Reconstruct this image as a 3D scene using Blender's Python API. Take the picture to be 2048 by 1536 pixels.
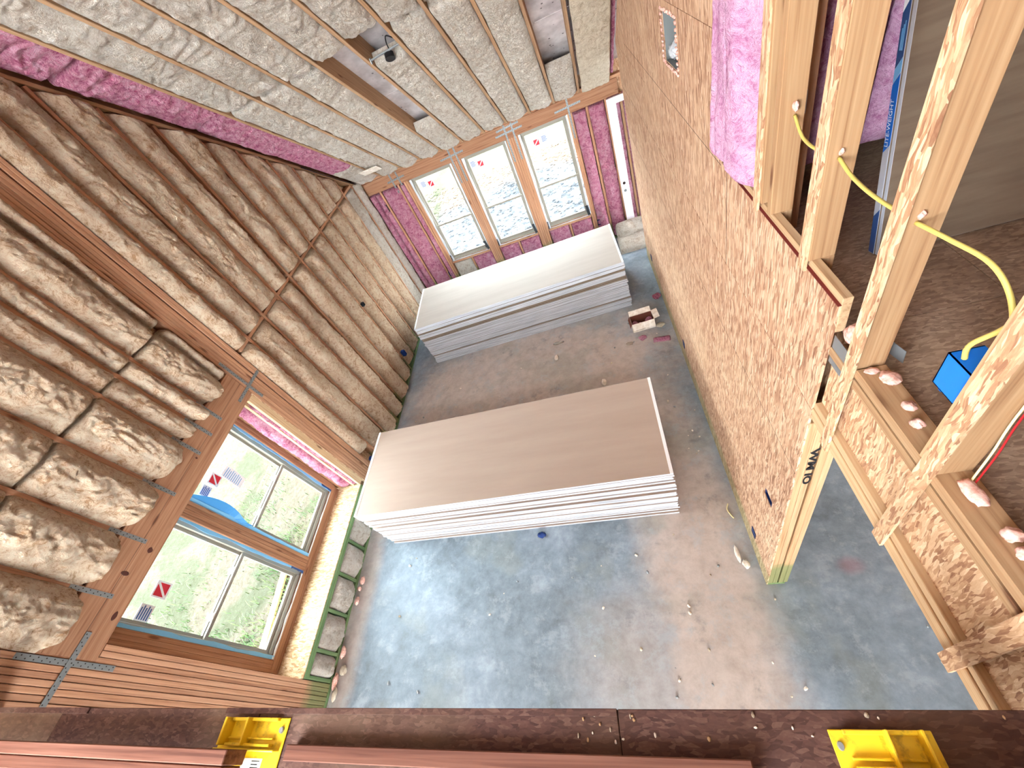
import bpy, bmesh, math, random
import numpy as np
from mathutils import Matrix, Vector, Euler

for o in list(bpy.data.objects): bpy.data.objects.remove(o)
SC = bpy.context.scene
COL = SC.collection

# ------------------------------------------------------------------ camera, world, exposure
cam_d = bpy.data.cameras.new('camera'); cam_d.sensor_width = 36.0
cam_d.lens = 821.305 * 36.0 / 2048.0
cam_d.clip_start = 0.02; cam_d.clip_end = 400
cam = bpy.data.objects.new('camera', cam_d); COL.objects.link(cam)
RT = ((0.934353, -0.219687, -0.280573), (0.023508, -0.747643, 0.663685), (-0.355572, -0.626712, -0.693398))
CP = (3.960888, -0.400644, 4.644886)
cam.matrix_world = Matrix(((RT[0][0], -RT[0][1], -RT[0][2], CP[0]), (RT[1][0], -RT[1][1], -RT[1][2], CP[1]),
                           (RT[2][0], -RT[2][1], -RT[2][2], CP[2]), (0, 0, 0, 1)))
SC.camera = cam
world = bpy.data.worlds.new('overcast_sky'); SC.world = world; world.use_nodes = True
bg = world.node_tree.nodes['Background']
bg.inputs[0].default_value = (0.88, 0.95, 1.0, 1); bg.inputs[1].default_value = 1.5
SC.view_settings.view_transform = 'Standard'; SC.view_settings.look = 'None'
SC.view_settings.gamma = 1.0; SC.view_settings.exposure = 4.35
SC.view_settings.use_curve_mapping = False

W = 4.688          # room face of the OSB wall
YF = 7.354         # room face of the far wall
ZE, MS = 2.66, 2.0 / 3.0    # ceiling plane: z = ZE + MS*(YF-y)
ROOF_Y0 = -2.6      # the roof is built from here to the eave
def zr(y): return ZE + MS * (YF - y)
RNG = random.Random(7)

# ------------------------------------------------------------------ materials
def s2l(c):
    def f(v):
        v /= 255.0
        return v / 12.92 if v <= 0.04045 else ((v + 0.055) / 1.055) ** 2.4
    return (f(c[0]), f(c[1]), f(c[2]), 1.0)

class NT:
    def __init__(self, name, rough=0.8, spec=0.2, metal=0.0):
        self.m = bpy.data.materials.new(name); self.m.use_nodes = True
        self.t = self.m.node_tree; self.b = self.t.nodes['Principled BSDF']
        self.b.inputs['Roughness'].default_value = rough
        self.b.inputs['Specular IOR Level'].default_value = spec
        self.b.inputs['Metallic'].default_value = metal
        self.tc = self.t.nodes.new('ShaderNodeTexCoord')
        self.oi = None
    def n(self, typ, ins=None, **kw):
        nd = self.t.nodes.new(typ)
        for k, v in kw.items(): setattr(nd, k, v)
        if ins:
            for k, v in ins.items(): self.set(nd, k, v)
        return nd
    def set(self, nd, k, v):
        if isinstance(v, bpy.types.NodeSocket): self.t.links.new(v, nd.inputs[k])
        elif isinstance(v, bpy.types.Node): self.t.links.new(v.outputs[0], nd.inputs[k])
        else: nd.inputs[k].default_value = v
    def obj(self): return self.tc.outputs['Object']
    def pos(self): return self.n('ShaderNodeNewGeometry').outputs['Position']
    def rnd(self):
        if not self.oi: self.oi = self.n('ShaderNodeObjectInfo')
        return self.oi.outputs['Random']
    def mapping(self, vec, scale=(1, 1, 1), rot=(0, 0, 0), loc=(0, 0, 0)):
        return self.n('ShaderNodeMapping', {'Vector': vec, 'Scale': scale, 'Rotation': rot, 'Location': loc}).outputs[0]
    def offs(self, vec, amt=37.0):          # shift the pattern per object
        v = self.n('ShaderNodeVectorMath', {0: (1.0, 0.73, 1.31), 'Scale': self.mul(self.rnd(), amt)}, operation='SCALE')
        return self.n('ShaderNodeVectorMath', {0: vec, 1: v.outputs[0]}, operation='ADD').outputs[0]
    def noise(self, vec, scale=5, detail=4, rough=0.55, dist=0.0):
        return self.n('ShaderNodeTexNoise', {'Vector': vec, 'Scale': scale, 'Detail': detail, 'Roughness': rough, 'Distortion': dist}).outputs[0]
    def noisec(self, vec, scale=5, detail=2):
        return self.n('ShaderNodeTexNoise', {'Vector': vec, 'Scale': scale, 'Detail': detail}).outputs[1]
    def vor(self, vec, scale=5, feature='F1', rand=1.0):
        nd = self.n('ShaderNodeTexVoronoi', {'Vector': vec, 'Scale': scale, 'Randomness': rand}); nd.feature = feature
        return nd
    def ramp(self, fac, stops, interp='LINEAR'):
        nd = self.n('ShaderNodeValToRGB', {0: fac}); r = nd.color_ramp; r.interpolation = interp
        while len(r.elements) < len(stops): r.elements.new(0.5)
        for e, (p, c) in zip(r.elements, stops):
            e.position = p; e.color = c if len(c) == 4 else s2l(c)
        return nd.outputs[0]
    def mixc(self, fac, a, b, mode='MIX'):
        nd = self.n('ShaderNodeMix', data_type='RGBA', blend_type=mode)
        self.set(nd, 0, fac); self.set(nd, 6, a if not isinstance(a, tuple) or len(a) == 4 else s2l(a))
        self.set(nd, 7, b if not isinstance(b, tuple) or len(b) == 4 else s2l(b))
        return nd.outputs[2]
    def math(self, op, a, b=0.0, c=None, clamp=False):
        nd = self.n('ShaderNodeMath', operation=op, use_clamp=clamp); self.set(nd, 0, a); self.set(nd, 1, b)
        if c is not None: self.set(nd, 2, c)
        return nd.outputs[0]
    def mul(self, a, b): return self.math('MULTIPLY', a, b)
    def sep(self, v, i): return self.n('ShaderNodeSeparateXYZ', {0: v}).outputs[i]
    def step(self, v, lo, hi):
        return self.n('ShaderNodeMapRange', {0: v, 1: lo, 2: hi, 3: 0.0, 4: 1.0}, interpolation_type='SMOOTHSTEP').outputs[0]
    def col(self, c): self.set(self.b, 'Base Color', c if not isinstance(c, tuple) or len(c) == 4 else s2l(c))
    def bump(self, h, strength=0.3, dist=0.01, prev=None):
        nd = self.n('ShaderNodeBump', {'Height': h, 'Strength': strength, 'Distance': dist})
        if prev is not None: self.set(nd, 'Normal', prev)
        return nd.outputs[0]
    def norm(self, nrm): self.set(self.b, 'Normal', nrm)

MAT = {}
def plain(name, c, rough=0.6, spec=0.3, metal=0.0, bump=None):
    k = NT(name, rough, spec, metal); k.col(c)
    if bump: k.norm(k.bump(k.noise(k.obj(), bump[0], 4), bump[1], bump[2]))
    MAT[name] = k.m; return k.m

def lumber(name, ca, cb, cc, green=None, knots=True, sat=0.35):
    k = NT(name, 0.75, 0.15)
    v = k.offs(k.obj())
    warp = k.noise(k.mapping(v, (1.2, 6, 6)), 1.0, 2)
    g = k.noise(k.mapping(v, (1.6, 55, 55)), 1.0, 3, 0.6, 0.4)
    rings = k.n('ShaderNodeTexWave', {'Vector': k.mapping(v, (0.25, 9, 9)), 'Scale': 3.0, 'Distortion': 5.0, 'Detail': 2.0, 'Detail Scale': 1.5}, wave_type='RINGS').outputs[1]
    base = k.ramp(g, [(0.3, ca), (0.55, cb), (0.75, cc)])
    base = k.mixc(k.mul(rings, 0.16), base, cc)
    tone = k.ramp(k.rnd(), [(0.0, (225, 215, 205)), (0.5, (255, 250, 242)), (1.0, (240, 225, 205))])
    base = k.mixc(0.55, base, tone, 'MULTIPLY')
    base = k.mixc(k.mul(k.step(warp, 0.5, 0.8), 0.25), base, cc)
    if knots:
        kv = k.vor(k.mapping(v, (2.1, 9, 9)), 1.0)
        kn = k.step(kv.outputs[0], 0.16, 0.05)
        base = k.mixc(k.mul(kn, 0.75), base, s2l((88, 45, 28)))
    if green:
        p = k.pos()
        z = k.math('ADD', k.sep(p, 2), k.mul(k.math('SUBTRACT', k.noise(p, 7, 3), 0.5), 0.22))
        base = k.mixc(k.mul(k.step(z, green, green - 0.16), 0.62), base, s2l((62, 112, 66)))
    k.col(base); k.norm(k.bump(g, 0.25, 0.003)); MAT[name] = k.m
lumber('pine', (190, 160, 126), (176, 142, 108), (140, 104, 76))
lumber('pine_light', (216, 190, 154), (204, 174, 138), (174, 138, 102))
lumber('spf', (194, 152, 122), (178, 134, 106), (142, 100, 78))
lumber('spf_green', (194, 152, 122), (178, 134, 106), (142, 100, 78), green=0.42)
lumber('pine_green', (204, 174, 138), (190, 156, 120), (156, 118, 86), green=0.62)
lumber('rafter_wood', (188, 158, 128), (172, 140, 110), (140, 106, 82))
lumber('treated', (128, 150, 108), (104, 132, 92), (80, 108, 74))
lumber('header_wood', (172, 132, 104), (154, 112, 86), (120, 82, 62))
lumber('rail_wood', (134, 94, 80), (112, 74, 62), (82, 52, 44))

def osb(name, stretch, tones, rot=None, scale=1.0, green=None, dirty=0.0, edge=None):
    k = NT(name, 0.72, 0.2)
    v = k.offs(k.obj(), 11.0)
    w = k.n('ShaderNodeVectorMath', {0: k.noisec(v, 6.0, 2), 'Scale': 0.05}, operation='SCALE').outputs[0]
    v2 = k.n('ShaderNodeVectorMath', {0: v, 1: w}, operation='ADD').outputs[0]
    cols = []; hs = []
    rots = rot or [(0, 0, 0), (0.12, 0.0, 0.0), (-0.16, 0.0, 0.0)]
    for i, r in enumerate(rots):
        vo = k.vor(k.mapping(v2, tuple(s * scale for s in stretch), r, (i * 3.1, i * 1.7, i * 2.3)), 1.0)
        rr = k.sep(vo.outputs[1], 0)
        fine = k.noise(k.mapping(v2, tuple(s * scale * 2.2 for s in stretch), r), 1.0, 3)
        h = k.math('ADD', k.mul(rr, 0.62), k.mul(fine, 0.38))
        cols.append(k.ramp(h, list(zip((0.18, 0.36, 0.52, 0.68, 0.84), tones)))); hs.append((vo, rr))
    sel = k.sep(hs[0][0].outputs[1], 1); sel2 = k.sep(hs[0][0].outputs[1], 2)
    c = k.mixc(k.step(sel, 0.42, 0.47), cols[0], cols[1])
    if len(cols) > 2: c = k.mixc(k.step(sel2, 0.62, 0.66), c, cols[2])
    pa = k.noise(v, 1.4, 3)
    c = k.mixc(k.mul(k.step(pa, 0.45, 0.75), 0.22), c, s2l((232, 204, 168)), 'MIX')
    if dirty:
        d = k.noise(k.pos(), 3.0, 5, 0.65)
        c = k.mixc(k.mul(k.step(d, 0.38, 0.68), dirty), c, s2l((84, 60, 46)))
    if green:
        p = k.pos(); z = k.math('ADD', k.sep(p, 2), k.mul(k.math('SUBTRACT', k.noise(p, 9, 3), 0.5), 0.12))
        c = k.mixc(k.mul(k.step(z, green, green - 0.10), 0.4), c, s2l((110, 140, 92)))
    k.col(c); k.norm(k.bump(hs[0][1], 0.25, 0.004, k.bump(hs[1][1], 0.15, 0.003))); MAT[name] = k.m
T1 = [(132, 92, 70), (172, 131, 103), (196, 157, 127), (208, 173, 143), (228, 200, 173)]
osb('osb_wall', (60, 95, 11), T1, green=0.30)
FL = [(0, 0, 0), (0.9, 0, 0), (-0.8, 0, 0)]
T2 = [(150, 106, 80), (182, 140, 106), (204, 166, 130), (216, 182, 146), (232, 206, 172)]
osb('osb_flake', (30, 44, 7), T2, FL, 2.6)
osb('osb_strip', (30, 44, 6.5), T2, [(0, 0, 0), (0.35, 0, 0), (-0.5, 0, 0)], 2.6)
osb('osb_seat', (12, 40, 40), [(150, 116, 80), (178, 146, 108), (194, 166, 128), (204, 180, 146), (216, 196, 168)], [(0, 0, 0), (0, 0, 0.7), (0, 0, -0.6)], 1.5)
osb('osb_deck', (14, 40, 40), [(124, 100, 84), (136, 112, 95), (146, 122, 104), (156, 132, 112), (172, 148, 126)], [(0, 0, 0), (0, 0, 0.7), (0, 0, -0.6)], 2.6, dirty=0.45)
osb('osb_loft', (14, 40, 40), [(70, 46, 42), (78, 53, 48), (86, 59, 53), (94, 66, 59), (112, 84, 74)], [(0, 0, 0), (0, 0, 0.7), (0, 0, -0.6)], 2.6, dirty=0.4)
plain('osb_red_edge', (112, 42, 36), 0.8)

def glasswool(name, ca, cb, cc, bump=1.0):
    k = NT(name, 1.0, 0.02)
    v = k.offs(k.obj())
    w = k.noise(v, 11, 5, 0.7, 0.8)
    sw = k.n('ShaderNodeVectorMath', {0: k.noisec(v, 5.0, 3), 'Scale': 0.35}, operation='SCALE').outputs[0]
    v3 = k.n('ShaderNodeVectorMath', {0: v, 1: sw}, operation='ADD').outputs[0]
    fb = k.noise(k.mapping(v3, (22, 95, 60)), 1.0, 5, 0.7, 0.6)
    fb2 = k.noise(k.mapping(v3, (150, 40, 90), (0, 0, 0.6)), 1.0, 4, 0.7, 0.5)
    cl = k.noise(v3, 26, 5, 0.7)
    c = k.ramp(k.math('ADD', k.mul(w, 0.38), k.math('ADD', k.mul(fb, 0.27), k.mul(cl, 0.35))), [(0.41, cc), (0.49, cb), (0.57, ca)])
    k.col(c)
    k.set(k.b, 'Specular IOR Level', 0.0)
    k.norm(k.bump(fb2, 0.8 * bump, 0.02, k.bump(fb, 0.9 * bump, 0.05, k.bump(cl, 1.0 * bump, 0.08)))); MAT[name] = k.m
glasswool('wool_tan', (252, 230, 202), (242, 210, 176), (206, 158, 118))
glasswool('wool_cream', (252, 242, 229), (245, 232, 216), (216, 194, 172))
glasswool('wool_pink', (246, 190, 208), (234, 152, 178), (192, 92, 126))
glasswool('wool_pale_pink', (240, 196, 222), (228, 172, 206), (200, 130, 172), 0.6)
glasswool('wool_beige', (220, 208, 188), (208, 194, 172), (184, 166, 142), 0.5)

def concrete():
    k = NT('concrete', 0.62, 0.3)
    p = k.pos()
    a = k.noise(p, 0.9, 5, 0.6, 0.2); b = k.noise(p, 6.5, 8, 0.75, 0.2); c3 = k.noise(p, 60, 4, 0.6)
    base = k.ramp(k.math('ADD', k.mul(a, 0.55), k.mul(b, 0.45)),
                  [(0.36, (98, 107, 115)), (0.46, (118, 130, 140)), (0.55, (134, 147, 159)), (0.66, (160, 172, 183))])
    # brown reflected shade painted in: around the stacks and along the OSB wall
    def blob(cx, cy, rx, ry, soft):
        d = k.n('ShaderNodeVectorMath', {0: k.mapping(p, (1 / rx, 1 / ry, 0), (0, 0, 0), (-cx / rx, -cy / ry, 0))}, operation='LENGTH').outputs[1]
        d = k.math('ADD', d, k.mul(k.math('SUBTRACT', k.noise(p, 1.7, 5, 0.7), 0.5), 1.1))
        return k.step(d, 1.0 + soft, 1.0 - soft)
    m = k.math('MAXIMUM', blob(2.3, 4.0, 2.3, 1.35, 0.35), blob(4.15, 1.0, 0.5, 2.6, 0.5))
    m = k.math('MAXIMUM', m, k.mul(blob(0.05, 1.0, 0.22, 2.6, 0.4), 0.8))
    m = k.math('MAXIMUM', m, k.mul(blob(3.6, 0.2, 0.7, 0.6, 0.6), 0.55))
    brown_shade = k.ramp(b, [(0.3, (178, 160, 147)), (0.6, (202, 185, 172))])
    base = k.mixc(k.mul(m, 0.78), base, brown_shade)
    gy = k.step(k.noise(p, 1.1, 4, 0.6), 0.52, 0.62)
    base = k.mixc(k.mul(gy, 0.3), base, s2l((134, 138, 128)))
    st = k.noise(p, 2.6, 6, 0.75)
    base = k.mixc(k.mul(k.step(st, 0.56, 0.70), 0.45), base, s2l((96, 102, 108)))
    sc = k.noise(p, 3.4, 8, 0.8)
    base = k.mixc(k.mul(k.step(sc, 0.52, 0.62), 0.35), base, s2l((166, 176, 184)))
    base = k.mixc(k.mul(blob(5.41, 0.9, 0.10, 0.07, 0.6), 0.4), base, s2l((150, 90, 96)))
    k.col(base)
    k.set(k.b, 'Roughness', k.n('ShaderNodeMapRange', {0: b, 1: 0.3, 2: 0.7, 3: 0.48, 4: 0.72}).outputs[0])
    k.norm(k.bump(c3, 0.12, 0.003, k.bump(b, 0.1, 0.01))); MAT['concrete'] = k.m
concrete()

def paper(name, ca, cb, ax=(3, 26, 26)):
    k = NT(name, 0.8, 0.15); v = k.offs(k.obj())
    g = k.noise(k.mapping(v, ax), 1.0, 4, 0.6)
    k.col(k.ramp(g, [(0.35, cb), (0.65, ca)])); MAT[name] = k.m
paper('paper_tan', (176, 159, 147), (170, 152, 140), (0.8, 6, 6))
paper('paper_grey', (188, 183, 177), (181, 175, 169), (0.8, 8, 8))
paper('paper_brown', (120, 104, 88), (108, 92, 78))
def boardedge():
    k = NT('gypsum_edge', 0.85, 0.1)
    z = k.noise(k.mapping(k.offs(k.obj()), (2.0, 2.0, 160)), 1.0, 2)
    k.col(k.ramp(z, [(0.35, (150, 153, 160)), (0.6, (198, 201, 207))]))
    MAT['gypsum_edge'] = k.m
boardedge()
plain('white_tape', (240, 242, 246), 0.5)
plain('vinyl', (138, 132, 120), 0.45, 0.4)
plain('vinyl_dark', (118, 112, 102), 0.5, 0.3)
plain('latch_white', (236, 236, 230), 0.4)
plain('steel', (128, 132, 132), 0.45, 0.4, 0.5, (40, 0.2, 0.003))
plain('steel_dull', (150, 154, 156), 0.55, 0.5, 0.6)
plain('nail_hole', (48, 44, 40), 0.8)
plain('wrap_blue', (120, 184, 226), 0.5, 0.3)
plain('wrap_film', (70, 150, 214), 0.4, 0.4)
plain('wrap_dark', (40, 70, 120), 0.5, 0.3)
plain('flash_silver', (214, 220, 226), 0.42, 0.5, 0.35, (60, 0.5, 0.01))
plain('black_tape', (30, 34, 40), 0.5, 0.4)
plain('box_blue', (18, 118, 222), 0.45, 0.4)
plain('box_navy', (22, 48, 104), 0.5, 0.3)
plain('cable_yellow', (206, 190, 104), 0.45, 0.4)
plain('cable_cream', (236, 222, 168), 0.45, 0.4)
plain('wire_red', (170, 30, 36), 0.45, 0.4)
plain('cable_black', (22, 20, 22), 0.5, 0.4)
plain('white_paint', (240, 232, 238), 0.45, 0.4)
plain('sticker_white', (236, 240, 244), 0.5)
plain('sticker_red', (206, 42, 58), 0.5)
plain('sticker_blue', (70, 108, 168), 0.5)
plain('marker_black', (20, 18, 20), 0.6)
plain('label_blue', (20, 96, 190), 0.4)
plain('label_navy', (44, 74, 126), 0.4)
plain('label_sky', (110, 170, 222), 0.4)
plain('label_white', (226, 230, 238), 0.4)
plain('label_grey', (170, 174, 184), 0.45)
plain('knot_dark', (78, 40, 30), 0.7)
plain('dark_slot', (40, 24, 20), 0.9)
def duskmat():
    k = NT('foam', 0.9, 0.1); v = k.offs(k.obj())
    k.col(k.ramp(k.noise(v, 60, 3), [(0.35, (206, 150, 134)), (0.65, (240, 204, 192))])); k.norm(k.bump(k.noise(v, 120, 3), 0.6, 0.004)); MAT['foam'] = k.m
    k = NT('plastic_yellow', 0.4, 0.45); v = k.obj()
    d = k.step(k.noise(v, 26, 4, 0.65), 0.52, 0.72)
    k.col(k.mixc(k.mul(d, 0.55), s2l((240, 204, 44)), s2l((128, 92, 24)))); MAT['plastic_yellow'] = k.m
    k = NT('foil_deck', 0.34, 0.5, 0.35); v = k.obj()
    n1 = k.noise(v, 3, 4); vo = k.vor(k.mapping(v, (9, 9, 9)), 1.0)
    c = k.ramp(n1, [(0.35, (176, 168, 168)), (0.65, (236, 230, 230))])
    c = k.mixc(k.mul(k.step(vo.outputs[0], 0.14, 0.08), 0.85), c, s2l((50, 34, 30)))
    k.col(c); k.norm(k.bump(k.noise(v, 40, 3), 0.3, 0.004)); MAT['foil_deck'] = k.m
    k = NT('gravel', 0.95, 0.1); p = k.pos()
    y = k.math('ADD', k.sep(p, 1), k.mul(k.math('SUBTRACT', k.noise(p, 0.6, 4), 0.5), 2.6))
    x = k.sep(p, 0)
    st = k.vor(p, 7.0); st2 = k.noise(p, 9, 5, 0.7)
    stone = k.ramp(k.math('ADD', k.mul(k.sep(st.outputs[1], 0), 0.5), k.mul(st2, 0.5)), [(0.3, (132, 138, 148)), (0.5, (184, 188, 196)), (0.7, (226, 226, 226))])
    clay = k.ramp(st2, [(0.35, (206, 168, 140)), (0.65, (240, 214, 190))])
    grass = k.ramp(k.noise(p, 14, 4, 0.7), [(0.35, (120, 150, 104)), (0.65, (206, 206, 170))])
    straw = k.ramp(k.noise(p, 18, 5, 0.75, 1.0), [(0.3, (186, 168, 138)), (0.5, (222, 208, 182)), (0.7, (246, 238, 222))])
    straw = k.mixc(k.mul(k.step(k.noise(p, 1.3, 3, 0.6), 0.46, 0.58), 0.5), straw, s2l((128, 164, 104)))
    straw = k.mixc(1.0, straw, (0.62, 0.62, 0.62, 1), 'MULTIPLY')
    near = k.mixc(k.step(y, 12.2, 13.0), stone, clay)
    near = k.mixc(k.step(y, 14.2, 15.4), near, grass)
    k.col(k.mixc(1.0, k.mixc(k.step(x, -0.9, -0.5), straw, near), (0.118, 0.118, 0.118, 1), 'MULTIPLY'))
    k.norm(k.bump(k.noise(p, 10, 5, 0.7), 0.5, 0.04, k.bump(st.outputs[0], 0.35, 0.03))); MAT['gravel'] = k.m
    k = NT('grass_blade', 0.8, 0.1); k.col(k.ramp(k.noise(k.pos(), 3, 2), [(0.35, (58, 92, 56)), (0.65, (98, 116, 78))])); MAT['grass_blade'] = k.m
    # window glass: clear with a Fresnel reflection
    m = bpy.data.materials.new('glass_pane'); m.use_nodes = True; t = m.node_tree
    for nd in list(t.nodes): t.nodes.remove(nd)
    out = t.nodes.new('ShaderNodeOutputMaterial'); mx = t.nodes.new('ShaderNodeMixShader'); tr = t.nodes.new('ShaderNodeBsdfTransparent')
    gl = t.nodes.new('ShaderNodeBsdfGlossy'); fr = t.nodes.new('ShaderNodeFresnel'); gl.inputs['Roughness'].default_value = 0.02
    fr.inputs[0].default_value = 1.45; tr.inputs[0].default_value = (0.95, 0.98, 0.97, 1)
    gm = t.nodes.new('ShaderNodeNewGeometry'); iv = t.nodes.new('ShaderNodeMath'); iv.operation = 'SUBTRACT'; iv.inputs[0].default_value = 1.0; t.links.new(gm.outputs['Backfacing'], iv.inputs[1])
    mu = t.nodes.new('ShaderNodeMath'); mu.operation = 'MULTIPLY'; t.links.new(fr.outputs[0], mu.inputs[0]); t.links.new(iv.outputs[0], mu.inputs[1]); t.links.new(mu.outputs[0], mx.inputs[0]); t.links.new(tr.outputs[0], mx.inputs[1]); t.links.new(gl.outputs[0], mx.inputs[2]); t.links.new(mx.outputs[0], out.inputs[0])
    MAT['glass_pane'] = m
    k = NT('carton', 0.8, 0.1); v = k.obj()
    k.col(k.ramp(k.noise(v, 14, 3), [(0.4, (214, 200, 184)), (0.65, (240, 232, 222))])); MAT['carton'] = k.m
    plain('carton_inside', (110, 62, 50), 0.9)
duskmat()

# ------------------------------------------------------------------ object helpers
def link(name, me, m=None, parent=None, loc=(0, 0, 0)):
    o = bpy.data.objects.new(name, me); COL.objects.link(o)
    if m is not None and me is not None and not me.materials: me.materials.append(MAT[m] if isinstance(m, str) else m)
    o.location = loc
    if parent: o.parent = parent
    return o
def tag(o, label, cat, group=None):
    o['label'] = label; o['category'] = cat
    if group: o['group'] = group
    return o
def empty(name, loc=(0, 0, 0)):
    o = bpy.data.objects.new(name, None); COL.objects.link(o); o.location = loc; o.empty_display_size = 0.1
    return o
def struct(name, label, loc=(0, 0, 0)):
    o = empty(name, loc); o['kind'] = 'structure'; o['label'] = label; return o
def mesh(name, vs, fs, smooth=False):
    me = bpy.data.meshes.new(name); me.from_pydata([tuple(map(float, v)) for v in vs], [], fs); me.update()
    if smooth: me.polygons.foreach_set('use_smooth', [True] * len(me.polygons))
    return me
def bmmesh(name, bm, smooth=False):
    bmesh.ops.recalc_face_normals(bm, faces=bm.faces)
    me = bpy.data.meshes.new(name); bm.to_mesh(me); bm.free()
    if smooth: me.polygons.foreach_set('use_smooth', [True] * len(me.polygons))
    return me
def bbox(bm, x0, x1, y0, y1, z0, z1, bev=0.0):
    r = bmesh.ops.create_cube(bm, size=1.0)
    for v in r['verts']: v.co = Vector(((x0 + x1) / 2 + v.co.x * (x1 - x0), (y0 + y1) / 2 + v.co.y * (y1 - y0), (z0 + z1) / 2 + v.co.z * (z1 - z0)))
    if bev > 0:
        es = list({e for v in r['verts'] for e in v.link_edges})
        bmesh.ops.bevel(bm, geom=es, offset=bev, segments=1, affect='EDGES', profile=0.5)
CACHE = {}
def boxmesh(dx, dy, dz, bev, m):
    key = (round(dx, 3), round(dy, 3), round(dz, 3), bev, m)
    if key not in CACHE:
        bm = bmesh.new(); bbox(bm, -dx / 2, dx / 2, -dy / 2, dy / 2, -dz / 2, dz / 2, bev)
        me = bmmesh('piece', bm); me.materials.append(MAT[m]); CACHE[key] = me
    return CACHE[key]
def stick(name, x0, x1, y0, y1, z0, z1, m, parent=None, bev=0.0025):
    """a straight piece of lumber; its grain runs along its longest side"""
    d = (x1 - x0, y1 - y0, z1 - z0); i = d.index(max(d))
    if i == 0: me = boxmesh(d[0], d[1], d[2], bev, m); r = (0, 0, 0)
    elif i == 1: me = boxmesh(d[1], d[0], d[2], bev, m); r = (0, 0, math.pi / 2)
    else: me = boxmesh(d[2], d[1], d[0], bev, m); r = (0, -math.pi / 2, 0)
    o = link(name, me, None, parent, ((x0 + x1) / 2, (y0 + y1) / 2, (z0 + z1) / 2)); o.rotation_euler = r
    if parent: o.location = Vector(o.location) - parent.location
    return o
def slab(name, x0, x1, y0, y1, z0, z1, m, parent=None, bev=0.0):
    o = link(name, boxmesh(x1 - x0, y1 - y0, z1 - z0, bev, m), None, parent, ((x0 + x1) / 2, (y0 + y1) / 2, (z0 + z1) / 2))
    if parent: o.location = Vector(o.location) - parent.location
    return o
def beam(name, p0, p1, w, h, m, parent=None, up=(0, 0, 1), bev=0.0025):
    """lumber from p0 to p1, p0/p1 on its centre line; w across, h along up"""
    p0 = Vector(p0); p1 = Vector(p1); x = (p1 - p0); L = x.length; x.normalize()
    z = Vector(up); z = (z - x * z.dot(x)).normalized(); y = z.cross(x)
    o = link(name, boxmesh(L, w, h, bev, m), None, parent)
    mm = Matrix((x, y, z)).transposed().to_4x4(); mm.translation = (p0 + p1) / 2 - (parent.location if parent else Vector())
    o.matrix_local = mm
    return o
def tube(name, pts, r, m, parent=None, n=8, sub=6):
    """round cable through pts (Catmull-Rom)"""
    P = [Vector(p) for p in pts]; Q = []
    for i in range(len(P) - 1):
        a = P[max(i - 1, 0)]; b = P[i]; c = P[i + 1]; d = P[min(i + 2, len(P) - 1)]
        for j in range(sub):
            t = j / sub
            Q.append(0.5 * ((2 * b) + (c - a) * t + (2 * a - 5 * b + 4 * c - d) * t * t + (3 * b - a - 3 * c + d) * t ** 3))
    Q.append(P[-1]); base = Q[0].copy()
    vs = []; fs = []
    for i, q in enumerate(Q):
        t = (Q[min(i + 1, len(Q) - 1)] - Q[max(i - 1, 0)]).normalized()
        u = t.cross(Vector((0.31, 0.12, 0.94))).normalized(); w2 = t.cross(u)
        for k in range(n):
            a = 2 * math.pi * k / n; vs.append(q - base + u * (r * math.cos(a)) + w2 * (r * math.sin(a)))
        if i:
            for k in range(n): fs.append(((i - 1) * n + k, (i - 1) * n + (k + 1) % n, i * n + (k + 1) % n, i * n + k))
    fs.append(tuple(range(n - 1, -1, -1))); fs.append(tuple((len(Q) - 1) * n + k for k in range(n)))
    o = link(name, mesh(name, vs, fs, True), m, parent, base - (parent.location if parent else Vector()))
    return o

# value noise for shaping soft things
_T = np.random.RandomState(11).rand(256, 256)
def vn(x, y):
    xi = np.floor(x).astype(int); yi = np.floor(y).astype(int); fx = x - xi; fy = y - yi
    fx = fx * fx * (3 - 2 * fx); fy = fy * fy * (3 - 2 * fy)
    a = _T[xi & 255, yi & 255]; b = _T[(xi + 1) & 255, yi & 255]; c = _T[xi & 255, (yi + 1) & 255]; d = _T[(xi + 1) & 255, (yi + 1) & 255]
    return (a * (1 - fx) + b * fx) * (1 - fy) + (c * (1 - fx) + d * fx) * fy
def fbm(x, y, o=4):
    s = 0; a = 0.5; 
    for i in range(o): s = s + a * vn(x * 2 ** i + 17.3 * i, y * 2 ** i + 9.1 * i); a *= 0.5
    return s / (1 - 0.5 ** o)
def billow(x, y): return np.abs(2 * vn(x, y) - 1) * 0.7 + np.abs(2 * vn(x * 2.1 + 7, y * 2.1 + 3) - 1) * 0.3 - 0.35
def ridge(x, y): return 1 - np.abs(2 * vn(x, y) - 1)

WALL_L = Matrix(((0, 0, 1), (0, -1, 0), (1, 0, 0)))      # columns: length up, width -y, out +x
WALL_F = Matrix(((0, -1, 0), (0, 0, -1), (1, 0, 0)))     # length up, width -x, out -y
_n = math.hypot(1, MS)
CEIL = Matrix(((0, 1, 0), (1 / _n, 0, -MS / _n), (-MS / _n, 0, -1 / _n)))
FLOORM = Matrix(((1, 0, 0), (0, 1, 0), (0, 0, 1)))

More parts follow.
